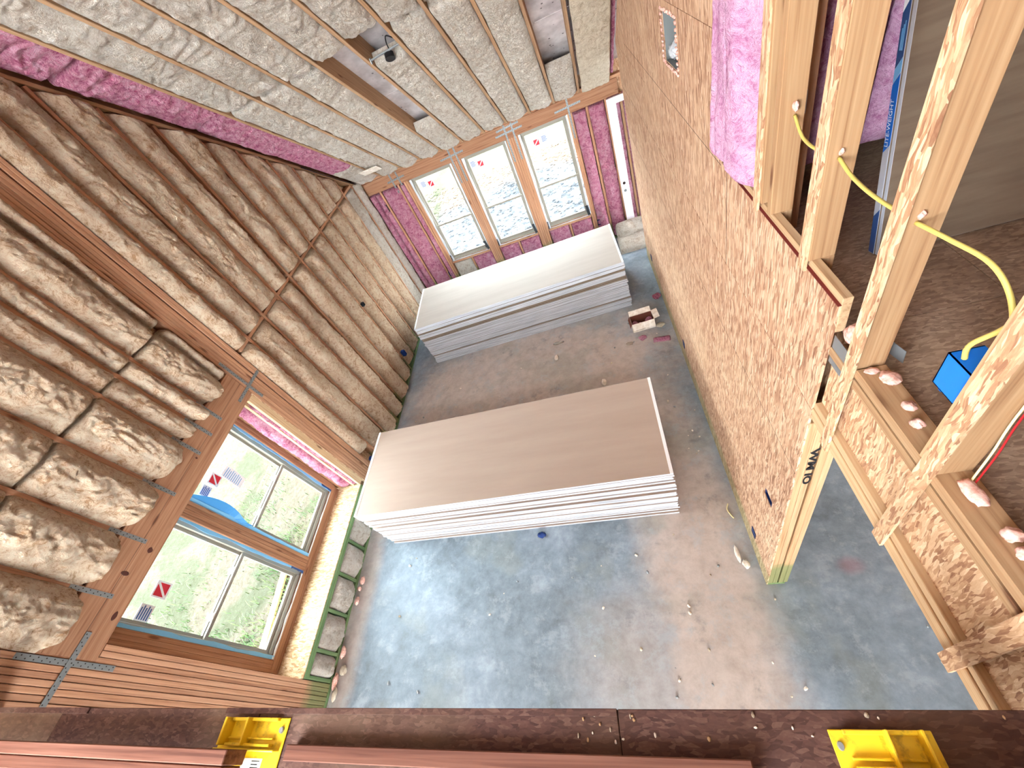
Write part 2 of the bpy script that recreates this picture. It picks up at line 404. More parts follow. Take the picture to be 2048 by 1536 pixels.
def batt_mesh(L, w, depth, style, seed, res=0.013, top_slope=0.0, bulge=None, edge_in=0.02, ends=(0.05, 0.05), sag=0.0, over=0.0):
    w0 = w; w = w + 2 * over
    nx = max(8, int(L / res)); ny = max(8, int(w / res))
    u = np.linspace(0, 1, nx + 1)[:, None] * np.ones((1, ny + 1)); v = np.linspace(-1, 1, ny + 1)[None, :] * np.ones((nx + 1, 1))
    sx = seed * 13.7; sy = seed * 5.3
    y = v * w / 2; x = u * (L + top_slope * y)
    px = x + sx; py = y + sy
    ed = 0.012 * (fbm(px[:, :1] * 5, py[:, :1] * 0 + 3.3 + seed, 3) - 0.75) * 2
    ed2 = 0.012 * (fbm(px[:, :1] * 5, py[:, :1] * 0 + 8.8 + seed, 3) - 0.75) * 2
    y = np.where(v > 0, y + ed * np.abs(v) ** 2, y - ed2 * np.abs(v) ** 2)
    y = np.clip(y, -w / 2, w / 2)
    if style == 'wall':
        B = 0.055 if bulge is None else bulge
        swell = 0.65 + 0.7 * fbm(px * 1.7, py * 0.4, 2)
        prof = (1 - np.abs(v) ** 2.4)
        z = -edge_in + (B + edge_in) * prof * swell
        z = z + prof ** 0.5 * (0.050 * (fbm(px * 5, py * 8, 3) - 0.5) + 0.024 * billow(px * 9 + 1.5 * vn(px * 5, py * 5), py * 12 + 1.5 * vn(px * 6 + 40, py * 6)) + 0.024 * billow(px * 24, py * 26) + 0.016 * (fbm(px * 44, py * 44, 3) - 0.5))
    elif style == 'ceil':
        B = 0.028 if bulge is None else bulge
        prof = (1 - np.abs(v) ** 4)
        z = -edge_in + (B + edge_in) * prof * (0.7 + 0.6 * fbm(px * 2.2, py * 1.0, 2))
        wr = ridge(px * 15 + 3.0 * vn(px * 3, py * 5), py * 4.5)
        z = z + prof ** 0.6 * (0.032 * (wr - 0.6) + 0.044 * (fbm(px * 5, py * 5, 3) - 0.5) + 0.036 * billow(px * 17 + 2 * vn(px * 7, py * 7), py * 9) + 0.012 * billow(px * 44, py * 30))
    elif style == 'fold':
        B = bulge; prof = (1 - np.abs(v) ** 3)
        z = B * prof * (0.75 + 0.5 * fbm(px * 1.5, py * 2, 2)) + prof ** 0.5 * (0.034 * (vn(py * 26 + 0.6 * vn(px * 3, py * 2), px * 1.1) - 0.5) + 0.012 * billow(px * 9, py * 26) + 0.006 * billow(px * 30, py * 50))
    else:   # loose
        B = 0.03 if bulge is None else bulge
        prof = (1 - np.abs(v) ** 3)
        z = B * prof + 0.03 * (fbm(px * 5, py * 5, 3) - 0.5) + 0.012 * (ridge(px * 5, py * 22) - 0.6)
    e0 = np.clip(x / max(ends[0], 1e-4), 0, 1); e1 = np.clip((L + top_slope * y - x) / max(ends[1], 1e-4), 0, 1)
    er = np.sqrt(1 - (1 - e0) ** 2) * np.sqrt(1 - (1 - e1) ** 2)
    z = -depth * 0.75 + (z + depth * 0.75) * er
    if sag: x = x - sag * np.clip((z - 0.012) / 0.05, 0, 1) * np.exp(-x / 0.14) * (0.6 + 0.8 * fbm(py * 9, py * 0 + seed, 2))
    V = np.stack([x, y, z], -1).reshape(-1, 3)
    idx = np.arange((nx + 1) * (ny + 1)).reshape(nx + 1, ny + 1)
    F = np.stack([idx[:-1, :-1], idx[1:, :-1], idx[1:, 1:], idx[:-1, 1:]], -1).reshape(-1, 4)
    ring = list(idx[:, 0]) + list(idx[-1, 1:]) + list(idx[-2::-1, -1]) + list(idx[0, -2:0:-1])
    nb = len(V); R = V[ring].copy(); R[:, 2] = -depth; R[:, 1] = np.clip(R[:, 1], -w0 / 2, w0 / 2); V = np.vstack([V, R]); m = len(ring)
    fs = [tuple(map(int, f)) for f in F] + [(int(ring[(i + 1) % m]), int(ring[i]), nb + i, nb + (i + 1) % m) for i in range(m)]
    fs.append(tuple(range(nb, nb + m)))
    # outward winding check on the front
    a, b, c = V[fs[0][0]], V[fs[0][1]], V[fs[0][2]]
    if np.cross(b - a, c - a)[2] < 0: fs = [tuple(reversed(f)) for f in fs]
    me = bpy.data.meshes.new('batt'); me.from_pydata(V.tolist(), [], fs); me.update()
    me.polygons.foreach_set('use_smooth', [True] * (len(me.polygons) - 1) + [False]); return me
NB = [0]
def batt(loc, M3, L, w, m, label, group, style='wall', depth=0.12, seed=None, name='insulation_batt', cat='insulation', **kw):
    NB[0] += 1
    me = batt_mesh(L, w, depth, style, seed if seed is not None else NB[0] * 1.37, **kw); me.materials.append(MAT[m])
    o = link(name, me); mm = M3.to_4x4(); mm.translation = Vector(loc); o.matrix_world = mm
    return tag(o, label, cat, group)
ORD = ['first', 'second', 'third', 'fourth', 'fifth', 'sixth', 'seventh', 'eighth', 'ninth', 'tenth', 'eleventh', 'twelfth', 'thirteenth']
def lumpy(name, loc, rx, ry, rz, m, seed, parent=None, amp=0.35, f=2.2, sub=3):
    bm = bmesh.new(); bmesh.ops.create_icosphere(bm, subdivisions=sub, radius=1.0)
    for v in bm.verts:
        c = v.co; k = 1 + amp * 2 * (float(fbm(np.array(c.x * f + seed * 3.1 + c.z * 1.7), np.array(c.y * f + seed * 1.3 - c.z * 2.1), 3)) - 0.5)
        v.co = Vector((c.x * rx * k, c.y * ry * k, c.z * rz * k))
    z0 = min(v.co.z for v in bm.verts)
    for v in bm.verts: v.co.z -= z0
    return link(name, bmmesh(name, bm, True), m, parent, loc)

# ================================================================== SETTING
# ---- floor slab and the ground outside
fl = slab('floor', -0.15, 9.5, -5.0, 7.5, -0.25, 0.0, 'concrete'); fl['kind'] = 'structure'; fl['label'] = 'blue-grey concrete slab with brown reflected shade painted in patches'
def ground():
    nx, ny = 90, 70
    xs = np.concatenate([np.linspace(-16, -0.56, 45), np.linspace(-0.5, 16, 45)]); ys = np.concatenate([np.linspace(-6, 7.5, 30), np.linspace(7.6, 30, 40)])
    vs = []; 
    for x in xs:
        for y in ys:
            z = -0.32 + 0.10 * (float(fbm(np.array(x * 0.8 + 50), np.array(y * 0.8 + 50), 4)) - 0.5)
            if y > 11: z += (y - 11) * 0.05
            if x < -3: z += (-x - 3) * 0.04
            if -0.5 <= x <= 9.6 and y <= 7.51: z = -0.3
            vs.append((x, y, z))
    m = len(ys); fs = [(i * m + j, (i + 1) * m + j, (i + 1) * m + j + 1, i * m + j + 1) for i in range(len(xs) - 1) for j in range(m - 1)]
    o = link('ground', mesh('ground', vs, fs, True), 'gravel'); o['kind'] = 'structure'; o['label'] = 'pale gravel and straw covered ground outside the windows'
ground()
def gz(x, y):
    z = -0.32 + 0.10 * (float(fbm(np.array(x * 0.8 + 50), np.array(y * 0.8 + 50), 4)) - 0.5)
    if y > 11: z += (y - 11) * 0.05
    if x < -3: z += (-x - 3) * 0.04
    return z

# ---- ceiling: rafters under a foil-faced roof deck
ceil = struct('ceiling', 'sloping rafter ceiling under a foil-faced roof deck')
nrm = Vector((0, MS, 1)).normalized(); RD = 0.235
def cpt(x, y, off=0.0):      # a point on the underside plane, off measured upwards along the normal
    return Vector((x, y, zr(y))) + nrm * off
def cbox(name, x0, x1, y0, y1, o0, o1, m, parent=None, bev=0.002):
    return beam(name, cpt((x0 + x1) / 2, y0, (o0 + o1) / 2), cpt((x0 + x1) / 2, y1, (o0 + o1) / 2), x1 - x0, o1 - o0, m, parent, up=nrm, bev=bev)
RX = [0.48 + 0.4064 * i for i in range(10)] + [4.605]
for x in RX: cbox('rafter', x - 0.019, x + 0.019, YF + 0.13, ROOF_Y0, 0.0, RD, 'rafter_wood', ceil)
for i in range(7):
    y0 = YF + 0.13 - i * 1.65
    cbox('roof_deck_panel', -0.16, 9.0, y0, max(y0 - 1.647, ROOF_Y0), RD + 0.001, RD + 0.014, 'foil_deck', ceil, 0.0)

cbox('barge_rafter', -0.152, -0.11, YF + 0.13, ROOF_Y0, 0.002, RD, 'spf', ceil)
slab('eave_board', -0.15, 9.0, YF + 0.125, YF + 0.155, 2.55, 2.95, 'osb_flake', ceil)
# ---- left gable wall: studs on OSB sheathing
wl = struct('wall_left', 'tall gable wall of open studs filled with tan insulation')
SD = 0.14
STUDS = [2.985 + 0.4064 * i for i in range(11)]
def stud_l(yc, z0, z1, m='spf', t=0.038, name='stud', x0=-SD, x1=0.0): return stick(name, x0, x1, yc - t / 2, yc + t / 2, z0, z1, m, wl)
for y in STUDS[:-1] + [7.05]:
    stud_l(y, 0.039, zr(y + 0.02) - 0.05, 'spf_green')
    if abs(y - STUDS[2]) < 0.01: stud_l(y - 0.0395, 0.039, zr(y) - 0.05, 'spf_green')
stick('bottom_plate', -SD, 0.0, 2.37, YF, 0.0, 0.038, 'treated', wl)
stick('bottom_plate', -SD, 0.0, -0.9, 2.366, 0.0, 0.038, 'treated', wl)
beam('rake_plate', (-SD / 2, YF, zr(YF) - 0.028), (-SD / 2, ROOF_Y0, zr(ROOF_Y0) - 0.028), SD, 0.038, 'pine', wl, up=nrm)
for a, b in zip([2.765] + STUDS[:-1], STUDS):       # blocking at mid height
    stick('blocking', -SD, -0.004, a + 0.021, b - 0.021, 2.792, 2.83, 'spf', wl)
for k, y in enumerate([2.478 + 0.0385 * i for i in range(5)] + [2.685, 2.7235]):      # packed posts beside the bay
    stud_l(y, 0.039, zr(y) - 0.06, 'spf_green', 0.0352, name='post_ply')
for k, y in enumerate([0.075 - 0.0390 * i for i in range(12)]):
    if y > 0.0: stud_l(y, 0.039, 2.463, 'spf_green', 0.0355, name='post_ply')
    else: stud_l(y, 0.039, 5.2, 'spf_green', 0.0355, name='post_ply', x0=-SD - (k % 3) * 0.004, x1=-(k % 3) * 0.003)
# header over the window bay, cripples above it, straps
stick('header', -0.12, 0.0, 0.0 - 0.012, 2.456, 2.466, 2.80, 'header_wood', wl)
stick('header_seam', 0.0, 0.0012, 0.0, 2.456, 2.628, 2.630, 'nail_hole', wl, 0)
for ky, kz, a, b in ((0.73, 2.52, 0.022, 0.02), (0.53, 2.585, 0.016, 0.03), (0.26, 2.50, 0.03, 0.015), (1.55, 2.6, 0.010, 0.012)):
    kn = lumpy('knot', (0.0, ky, kz), 0.0012, a, b, 'knot_dark', ky * 7, wl, 0.3, 1.5, 2)
CRIP = [0.37, 0.775, 1.185, 1.60, 1.81, 2.0]
for y in CRIP: stud_l(y, 2.803, zr(y) - 0.06, 'spf', name='cripple_stud')
stick('header_top_plate', -SD, -0.02, -0.012, 2.456, 2.801, 2.803, 'spf', wl, 0)
def strap(pa, pb, w, parent, n):
    """perforated steel strap between two points, facing n"""
    pa = Vector(pa); pb = Vector(pb); o = beam('strap', pa, pb, w, 0.002, 'steel', parent, up=n, bev=0)
    L = (pb - pa).length; bm = bmesh.new(); k = int(L / 0.045)
    for i in range(k):
        for s in (-1, 1):
            c = Vector((-L / 2 + (i + 0.5 + 0.2 * s) * L / k, s * w * 0.22, 0.0014)); r = bmesh.ops.create_circle(bm, cap_ends=True, segments=6, radius=0.0045)
            for v in r['verts']: v.co += c
    h = link('nail_holes', bmmesh('nail_holes', bm), 'nail_hole', o); return o
for y in CRIP: strap((0.0015, y, 2.60), (0.0015, y - 0.004, 2.89), 0.032, wl, (1, 0, 0))
strap((0.0015, 2.497, 2.92), (0.0015, 2.507, 2.345), 0.034, wl, (1, 0, 0)); strap((0.0045, 2.73, 2.541), (0.0045, 2.275, 2.541), 0.034, wl, (1, 0, 0))
strap((0.0015, -0.043, 2.925), (0.0015, -0.040, 2.325), 0.036, wl, (1, 0, 0)); strap((0.0045, 0.14, 2.612), (0.0045, -0.30, 2.618), 0.036, wl, (1, 0, 0))
# sheathing behind (opening for the bay)
def sheath(y0, y1, z0, z1): slab('sheathing_panel', -SD - 0.012, -SD - 0.001, y0, y1, z0, z1, 'osb_flake', wl)
sheath(2.365, 3.6, 0, zr(3.6)); sheath(3.6, 4.8, 0, zr(4.8)); sheath(4.8, 6.1, 0, zr(6.1)); sheath(6.1, YF + 0.14, 0, ZE)
sheath(-2.6, 0.095, 0, zr(0.095)); sheath(0.095, 1.2, 2.47, zr(1.2)); sheath(1.2, 2.365, 2.47, zr(2.365))
for y0, y1 in ((2.365, 3.6), (3.6, 4.8), (4.8, 6.1), (6.1, YF + 0.13), (1.2, 2.365), (0.095, 1.2), (-2.6, 0.095)):     # rake triangles
    zb = zr(y1)
    bm = bmesh.new(); pv = [(y0, zb), (y1, zb), (y0, zr(y0) + 0.2), ]
    f = [bm.verts.new((-SD - 0.012, a, b)) for a, b in pv]; g = [bm.verts.new((-SD - 0.001, a, b)) for a, b in pv]
    bm.faces.new(f); bm.faces.new(g[::-1])
    for i in range(3): bm.faces.new((f[i], g[i], g[(i + 1) % 3], f[(i + 1) % 3]))
    link('sheathing_panel', bmmesh('rake', bm), 'osb_flake', wl)

# ---- window bay with a seat, pushed out of the left wall
wb = struct('wall_bay', 'window bay with an OSB seat pushed out of the left wall')
BX = -0.365                    # inner face of the bay studs
stick('seat_front_plate', -0.14, 0.0, 0.10, 2.365, 0.388, 0.426, 'treated', wb); stick('seat_front_plate', -0.14, 0.0, 0.10, 2.365, 0.4265, 0.461, 'treated', wb)
for y in (0.12, 0.372, 0.776, 1.188, 1.597, 2.0, 2.34): stick('cripple_stud', -0.14, -0.004, y - 0.019, y + 0.019, 0.0385, 0.3875, 'treated', wb)
slab('seat_panel', -0.5, -0.006, 0.10, 1.70, 0.4615, 0.4725, 'osb_seat', wb); slab('seat_panel', -0.5, -0.006, 1.703, 2.365, 0.4615, 0.4725, 'osb_seat', wb)
for i in range(3): stick('sill_ply', BX - 0.14, BX - 0.004 * (i % 2), 0.14, 2.33, 0.473 + 0.0382 * i, 0.5092 + 0.0382 * i, 'header_wood', wb)
for i in range(4): stick('mullion_ply', BX - 0.14, BX + 0.002 * (i % 2), 1.187 + 0.0384 * i, 1.2232 + 0.0384 * i, 0.588, 2.46, 'header_wood', wb)
for y in (0.14, 0.1785, 0.217): stick('jamb_ply', BX - 0.14, BX, y, y + 0.038, 0.588 if y > 0.15 else 0.473, 2.46, 'header_wood', wb)
for y in (2.275, 2.3135): stick('jamb_ply', BX - 0.14, BX, y - 0.0, y + 0.038, 0.588, 2.46, 'header_wood', wb)
stick('bay_head', BX - 0.14, BX, 0.14, 2.352, 2.462, 2.60, 'header_wood', wb)
slab('bay_roof_panel', BX - 0.16, -0.125, 0.06, 2.48, 2.61, 2.625, 'osb_flake', wb)
stick('cheek_stud', BX + 0.004, BX + 0.042, 2.353, 2.442, 0.473, 2.46, 'spf', wb)
stick('cheek_stud', -0.135, -0.098, 2.353, 2.442, 0.473, 2.46, 'pine_light', wb); stick('cheek_stud', -0.04, -0.002, 2.353, 2.442, 0.473, 2.46, 'pine_light', wb)
slab('cheek_sheathing', BX - 0.15, -0.002, 2.443, 2.455, 0.0, 2.6, 'osb_flake', wb)
slab('cheek_sheathing', BX - 0.15, -0.15, 0.085, 0.097, 0.0, 2.6, 'osb_flake', wb)
slab('bay_skirt', BX - 0.155, BX - 0.143, 0.085, 2.455, -0.25, 0.46, 'osb_flake', wb)
slab('bay_end_sheathing', BX - 0.155, BX - 0.143, 2.36, 2.455, 0.46, 2.6, 'osb_flake', wb); slab('bay_end_sheathing', BX - 0.155, BX - 0.143, 0.085, 0.20, 0.46, 2.6, 'osb_flake', wb)

# ---- far eave wall
wf = struct('wall_far', 'low far wall with three windows and pink insulation')
def stud_f(x, z0, z1, m='spf_green', t=0.038, name='stud'): return stick(name, x - t / 2, x + t / 2, YF, YF + 0.14, z0, z1, m, wf)
stick('bottom_plate', 0.0, 4.45, YF, YF + 0.14, 0.0, 0.038, 'treated', wf)
stick('header', 0.02, 4.72, YF + 0.001, YF + 0.12, 2.435, 2.655, 'header_wood', wf)
stick('top_plate', -0.1, 9.0, YF + 0.01, YF + 0.14, 2.656, 2.70, 'spf', wf)
for x in (0.27, 0.66): stud_f(x, 0.039, 2.434)
WIN = [(0.885, 1.755), (1.955, 2.80), (3.025, 3.875)]
for x in (0.845, 0.80): stud_f(x, 0.039, 2.434, name='jamb_stud')
for x0, x1 in ((1.765, 1.945), (2.81, 3.015)):
    n = 5; t = (x1 - x0) / n
    for i in range(n): stud_f(x0 + (i + 0.5) * t, 0.039, 2.434, t=t - 0.003, name='mullion_ply')
for x in (3.905, 3.945): stud_f(x, 0.039, 2.434, name='jamb_stud')
for x in (4.205, 4.51): stud_f(x, 0.039, 2.434)
for x0, x1 in WIN:
    stick('rough_sill', x0, x1, YF, YF + 0.14, 0.60, 0.638, 'spf_green', wf)
    xm = (x0 + x1) / 2; stud_f(xm, 0.039, 0.599, name='cripple_stud')
for x in (4.74, 5.10, 5.55): stud_f(x, 0.039, 2.434)
for x0, x1, z0, z1 in ((-0.15, 0.87, 0, 2.7), (1.77, 1.94, 0.5, 2.44), (2.815, 3.01, 0.5, 2.44), (3.89, 9.0, 0, 2.7), (0.87, 3.89, 0, 0.60), (0.87, 3.89, 2.44, 2.7)):
    slab('sheathing_panel', x0, x1, YF + 0.141, YF + 0.153, z0, z1, 'osb_flake', wf)
for x in (0.60, 0.735, 1.80, 1.905, 2.845, 2.975, 3.925): strap((x, YF - 0.0015, 2.05 if x > 1 else 2.30), (x, YF - 0.0015, 2.655), 0.03, wf, (0, -1, 0))
for a, b in ((0.50, 0.86), (1.60, 2.05), (2.66, 3.14), (3.70, 4.13)): strap((a, YF - 0.004, 2.525), (b, YF - 0.004, 2.545), 0.03, wf, (0, -1, 0))
strap((2.70, YF - 0.006, 2.60), (3.10, YF - 0.006, 2.625), 0.03, wf, (0, -1, 0))

# ---- right wall: OSB panels on studs, its near end, the floor above it
wr = struct('wall_right', 'long OSB sheathed partition wall on the right')
YE, YO = 0.79, 6.45
T = 0.011
def pan(y0, y1, z0, z1): slab('osb_panel', W, W + T, y0 + 0.0015, y1 - 0.0015, z0 + 0.001, z1 - 0.001, 'osb_wall', wr)
def row(z0, z1, joints):
    for a, b in zip(joints, joints[1:]): pan(a, b, z0, z1)
row(0.0, 0.34, [YE, 2.6, 5.04, YO])
row(1.56, 2.778, [YE, 3.22, 5.66, YO])
pan(YE, 2.0, 2.781, 3.403); pan(2.003, 2.105, 2.781, 3.403); pan(2.105, 3.00, 2.781, 4.0); pan(4.44, YO - 0.0, 2.781, 3.26)
pan(3.42, 4.44, 2.781, 4.0); pan(3.00, 3.42, 2.781, 3.635); pan(3.00, 3.42, 3.945, 4.0)
def panhole(y0, y1, z0, z1, holes):
    """a panel with box openings cut in it"""
    ys = sorted({y0, y1} | {h[0] for h in holes} | {h[1] for h in holes})
    bm = bmesh.new()
    for a, b in zip(ys, ys[1:]):
        hs = [h for h in holes if h[0] <= a + 1e-6 and h[1] >= b - 1e-6]
        if hs: bbox(bm, -T / 2, T / 2, a, b, z0, hs[0][2]); bbox(bm, -T / 2, T / 2, a, b, hs[0][3], z1)
        else: bbox(bm, -T / 2, T / 2, a, b, z0, z1)
    bmesh.ops.remove_doubles(bm, verts=bm.verts, dist=1e-5)
    link('osb_panel', bmmesh('osb_panel', bm), 'osb_wall', wr, (W + T / 2, 0, 0))
panhole(YE + 0.001, 2.0, 0.341, 1.559, [(0.955, 1.085, 1.325, 1.415)]); pan(2.0, 4.44, 0.341, 1.559); pan(4.44, YO, 0.341, 1.559)
# sloping top panels above 4.0 m and under the ceiling
def slope_panel(y0, y1, z0):
    yt = [(y0, z0), (y1, z0), (y1, max(z0, zr(y1) - 0.01)), (y0, zr(y0) - 0.01)]
    bm = bmesh.new(); f = [bm.verts.new((0, a, b)) for a, b in yt]; g = [bm.verts.new((T, a, b)) for a, b in yt]
    bm.faces.new(f); bm.faces.new(g[::-1])
    for i in range(4): bm.faces.new((f[i], g[i], g[(i + 1) % 4], f[(i + 1) % 4]))
    bmesh.ops.remove_doubles(bm, verts=bm.verts, dist=1e-5)
    link('osb_panel', bmmesh('osb_panel', bm), 'osb_wall', wr, (W, 0, 0))
slope_panel(2.105, 3.60, 4.002); slope_panel(3.602, 5.33, 4.002); slope_panel(4.442, YO, 3.262)
stick('osb_top_edge', W - 0.0008, W + T, YE, 2.0, 3.403, 3.4065, 'osb_red_edge', wr, 0)
# chalk and print lines on the OSB
for z, y0, y1 in ((2.165, YE, YO), (3.385, 2.1, 5.6), (0.95, YE, YO)): stick('chalk_line', W - 0.0006, W + 0.001, y0, y1, z - 0.0015, z + 0.0015, 'nail_hole', wr, 0)
stick('chalk_line', W - 0.0006, W + 0.001, 1.998, 2.004, 2.78, 3.4, 'dark_slot', wr, 0)
stick('bottom_plate', W + T, W + T + 0.14, YE, YO, 0.0, 0.038, 'treated', wr)
for i, (a, b) in enumerate(((0.0, 0.036), (0.038, 0.074), (0.086, 0.122), (0.124, 0.158))):
    stick('end_ply', W + T + a, W + T + b, YE + 0.001 * (i % 2), YE + 0.09, 0.039, 2.718 if i > 0 else 2.66, 'pine_green', wr)
y = 1.29
while y < YO: stick('stud', W + T, W + T + 0.089, y - 0.019, y + 0.019, 0.039, 2.718, 'pine', wr); y += 0.4064
slab('back_panel', W + T + 0.14, W + T + 0.152, YE + 0.1, YO, 0.0, 3.2, 'osb_flake', wr)
stick('wall_end_stud', W + T, W + T + 0.14, YO - 0.04, YO - 0.002, 0.039, 3.2, 'spf', wr)

# floor framing edge and the stud wall above it
wu = struct('wall_upper', 'open stud wall with OSB strips standing on the floor edge')
BY0 = -1.2
stick('top_plate', W + 0.004, W + 0.10, BY0, YE - 0.002, 2.72, 2.758, 'pine_light', wu); stick('top_plate', W + 0.0, W + 0.10, BY0, YE - 0.002, 2.7585, 2.796, 'pine_light', wu)
stick('joist_flange', W + 0.006, W + 0.07, BY0, YE - 0.002, 2.7965, 2.835, 'pine_light', wu)
slab('joist_web', W + 0.032, W + 0.043, BY0, YE - 0.002, 2.835, 3.161, 'osb_flake', wu)
stick('joist_flange', W + 0.006, W + 0.07, BY0, YE - 0.002, 3.161, 3.199, 'pine', wu)
stick('sole_plate', W + 0.001, W + 0.09, BY0, 0.612, 3.222, 3.26, 'pine', wu)
stick('ledger', W + T, W + 0.045, YE, 2.08, 3.27, 3.434, 'pine_light', wu)
slab('joist_web', W + 0.10, W + 0.112, YE, YO, 2.80, 3.16, 'osb_flake', wu)
SY = [1.425, 1.05, 0.637, -0.175]
stick('stud', W + 0.001, W + 0.09, 0.202, 0.235, 3.2605, 6.4, 'pine', wu); stick('stud', W + 0.001, W + 0.09, 0.2355, 0.270, 3.2605, 6.4, 'pine_light', wu)
for i, y in enumerate(SY):
    zt = zr(y) - 0.1 if y > ROOF_Y0 else 6.4
    if y > YE:
        stick('stud', W + 0.001, W + 0.09, y - 0.02, y + 0.02, 3.435, zt, 'pine', wu); stick('stud_foot', W + 0.0455, W + 0.09, y - 0.02, y + 0.02, 3.222, 3.4345, 'pine', wu)
    else: stick('stud', W + 0.001, W + 0.09, y - 0.02, y + 0.02, 3.2605 if y < 0.6 else 3.222, zt, 'pine', wu)
stick('stud', W + 0.001, W + 0.09, 1.512, 1.55, 3.435, zr(1.53) - 0.1, 'pine', wu)
stick('stud', W + 0.10, W + 0.19, 1.56, 1.60, 3.222, 5.8, 'spf', wu)
for y, z0 in ((1.555, 3.395), (1.06, 3.39), (0.636, 2.712), (0.222, 2.722), (-0.165, 2.70)):
    slab('osb_strip', W - T, W, y - 0.026, y + 0.026, z0, 5.6, 'osb_strip', wu)
slab('osb_strip', W - T + 0.0105, W + 0.0, 2.085, 2.104, 3.405, 4.0, 'osb_wall', wu)
# steel nail plates on the floor edge
slab('nail_plate', W + 0.012, W + 0.014, 0.665, 0.785, 3.12, 3.262, 'steel_dull', wu); 
pl = beam('nail_plate', (W + 0.13, 0.655, 3.30), (W + 0.135, 0.655, 3.24), 0.08, 0.002, 'steel_dull', wu, up=(1, 0.2, 0), bev=0)

# floors of the storey above
fu = struct('floor_upper', 'brown OSB subfloor of the storey above')
for i, (y0, y1) in enumerate(((-1.2, 0.83), (0.833, 2.05), (2.053, 3.3))):
    for x0, x1 in ((W + 0.07, 5.26), (5.263, 7.7)): slab('deck_panel', x0, x1, y0, y1, 3.20, 3.2215, 'osb_deck', fu)
for x0, x1 in ((7.7, 9.2),): slab('deck_panel', x0, x1, -1.2, 3.3, 3.20, 3.2215, 'osb_deck', fu)
slab('rim_panel', W + 0.16, 9.0, 2.3, 2.32, 3.2215, 5.5, 'osb_deck', fu)
we = struct('wall_unseen', 'plain sheathed walls added out of view to shape the daylight')  # unseen walls, added and left open in places to control the daylight
slab('sheathing_panel', 9.0, 9.02, -5.0, YF + 0.15, 2.4, 9.6, 'osb_flake', we); slab('sheathing_panel', 9.0, 9.02, -5.0, 4.6, 0.0, 2.4, 'osb_flake', we)  # added unseen panels, shaping the daylight
slab('sheathing_panel', -0.15, 9.0, -5.02, -5.0, 2.3, 3.2, 'osb_flake', we); slab('sheathing_panel', -0.15, 9.0, -5.02, -5.0, 0.0, 0.8, 'osb_flake', we); slab('sheathing_panel', 6.2, 9.0, -5.02, -5.0, 0.8, 2.3, 'osb_flake', we)  # added unseen panels, with an opening left for daylight
slab('sheathing_panel', -0.15, 4.75, -2.62, -2.60, 6.6, 9.6, 'osb_flake', we); slab('sheathing_panel', 2.7, 4.75, -2.62, -2.60, 3.2, 6.6, 'osb_flake', we)  # added unseen panels, shaping the daylight
slab('sheathing_panel', 4.75, 9.0, -2.62, -2.60, 3.2, 9.6, 'osb_flake', we)  # added unseen panel, shaping the daylight
slab('sheathing_panel', 4.68, 9.0, -5.0, -1.21, 3.18, 3.2, 'osb_flake', we); slab('sheathing_panel', -0.15, 4.68, -5.0, -2.601, 3.18, 3.2, 'osb_flake', we)  # added unseen panels, shaping the daylight
slab('sheathing_panel', -0.152, -0.14, -5.0, -2.6, 0.0, 3.2, 'osb_flake', we)  # added unseen panel, shaping the daylight
lf = struct('floor_loft', 'dark loft floor edge below the camera')
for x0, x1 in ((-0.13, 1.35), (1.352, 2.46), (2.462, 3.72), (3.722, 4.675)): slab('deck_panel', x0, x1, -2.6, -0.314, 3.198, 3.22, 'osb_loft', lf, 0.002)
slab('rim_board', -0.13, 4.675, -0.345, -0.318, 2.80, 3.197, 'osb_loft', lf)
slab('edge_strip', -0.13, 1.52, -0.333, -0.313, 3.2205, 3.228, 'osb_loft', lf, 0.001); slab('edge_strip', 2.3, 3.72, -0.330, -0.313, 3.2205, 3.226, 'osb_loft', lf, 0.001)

# ---- windows
def quadstrip(name, pts_a, pts_b, m, parent, thick=(0, 0.002, 0)):
    """a thin sheet between two polylines, with thickness"""
    n = len(pts_a); t = Vector(thick); vs = [Vector(p) for p in pts_a] + [Vector(p) for p in pts_b]; vs += [v + t for v in vs]; fs = []
    for i in range(n - 1):
        fs.append((i, i + 1, n + i + 1, n + i)); fs.append((2 * n + i + 1, 2 * n + i, 3 * n + i, 3 * n + i + 1))
        fs.append((i + 1, i, 2 * n + i, 2 * n + i + 1)); fs.append((n + i, n + i + 1, 3 * n + i + 1, 3 * n + i))
    fs.append((0, n, 3 * n, 2 * n)); fs.append((2 * n - 1, n - 1, 3 * n - 1, 4 * n - 1))
    return link(name, mesh(name, vs, fs), m, parent)
def flash(name, p0, p1, side, w0, w1, m, parent, seed, n=26, crinkle=0.012, thick=(0, 0.002, 0)):
    """flashing tape from p0 to p1 with a ragged inner edge towards side"""
    p0 = Vector(p0); p1 = Vector(p1); s = Vector(side); a = []; b = []
    for i in range(n + 1):
        t = i / n; p = p0.lerp(p1, t); k = float(fbm(np.array(t * 7 + seed), np.array(seed * 1.7), 3)); q = float(fbm(np.array(t * 13 + seed), np.array(seed * 2.9 + 4), 2))
        a.append(p); b.append(p + s * (w0 + (w1 - w0) * k) + Vector((0, -crinkle * q, 0)))
    return quadstrip(name, a, b, m, parent, thick)
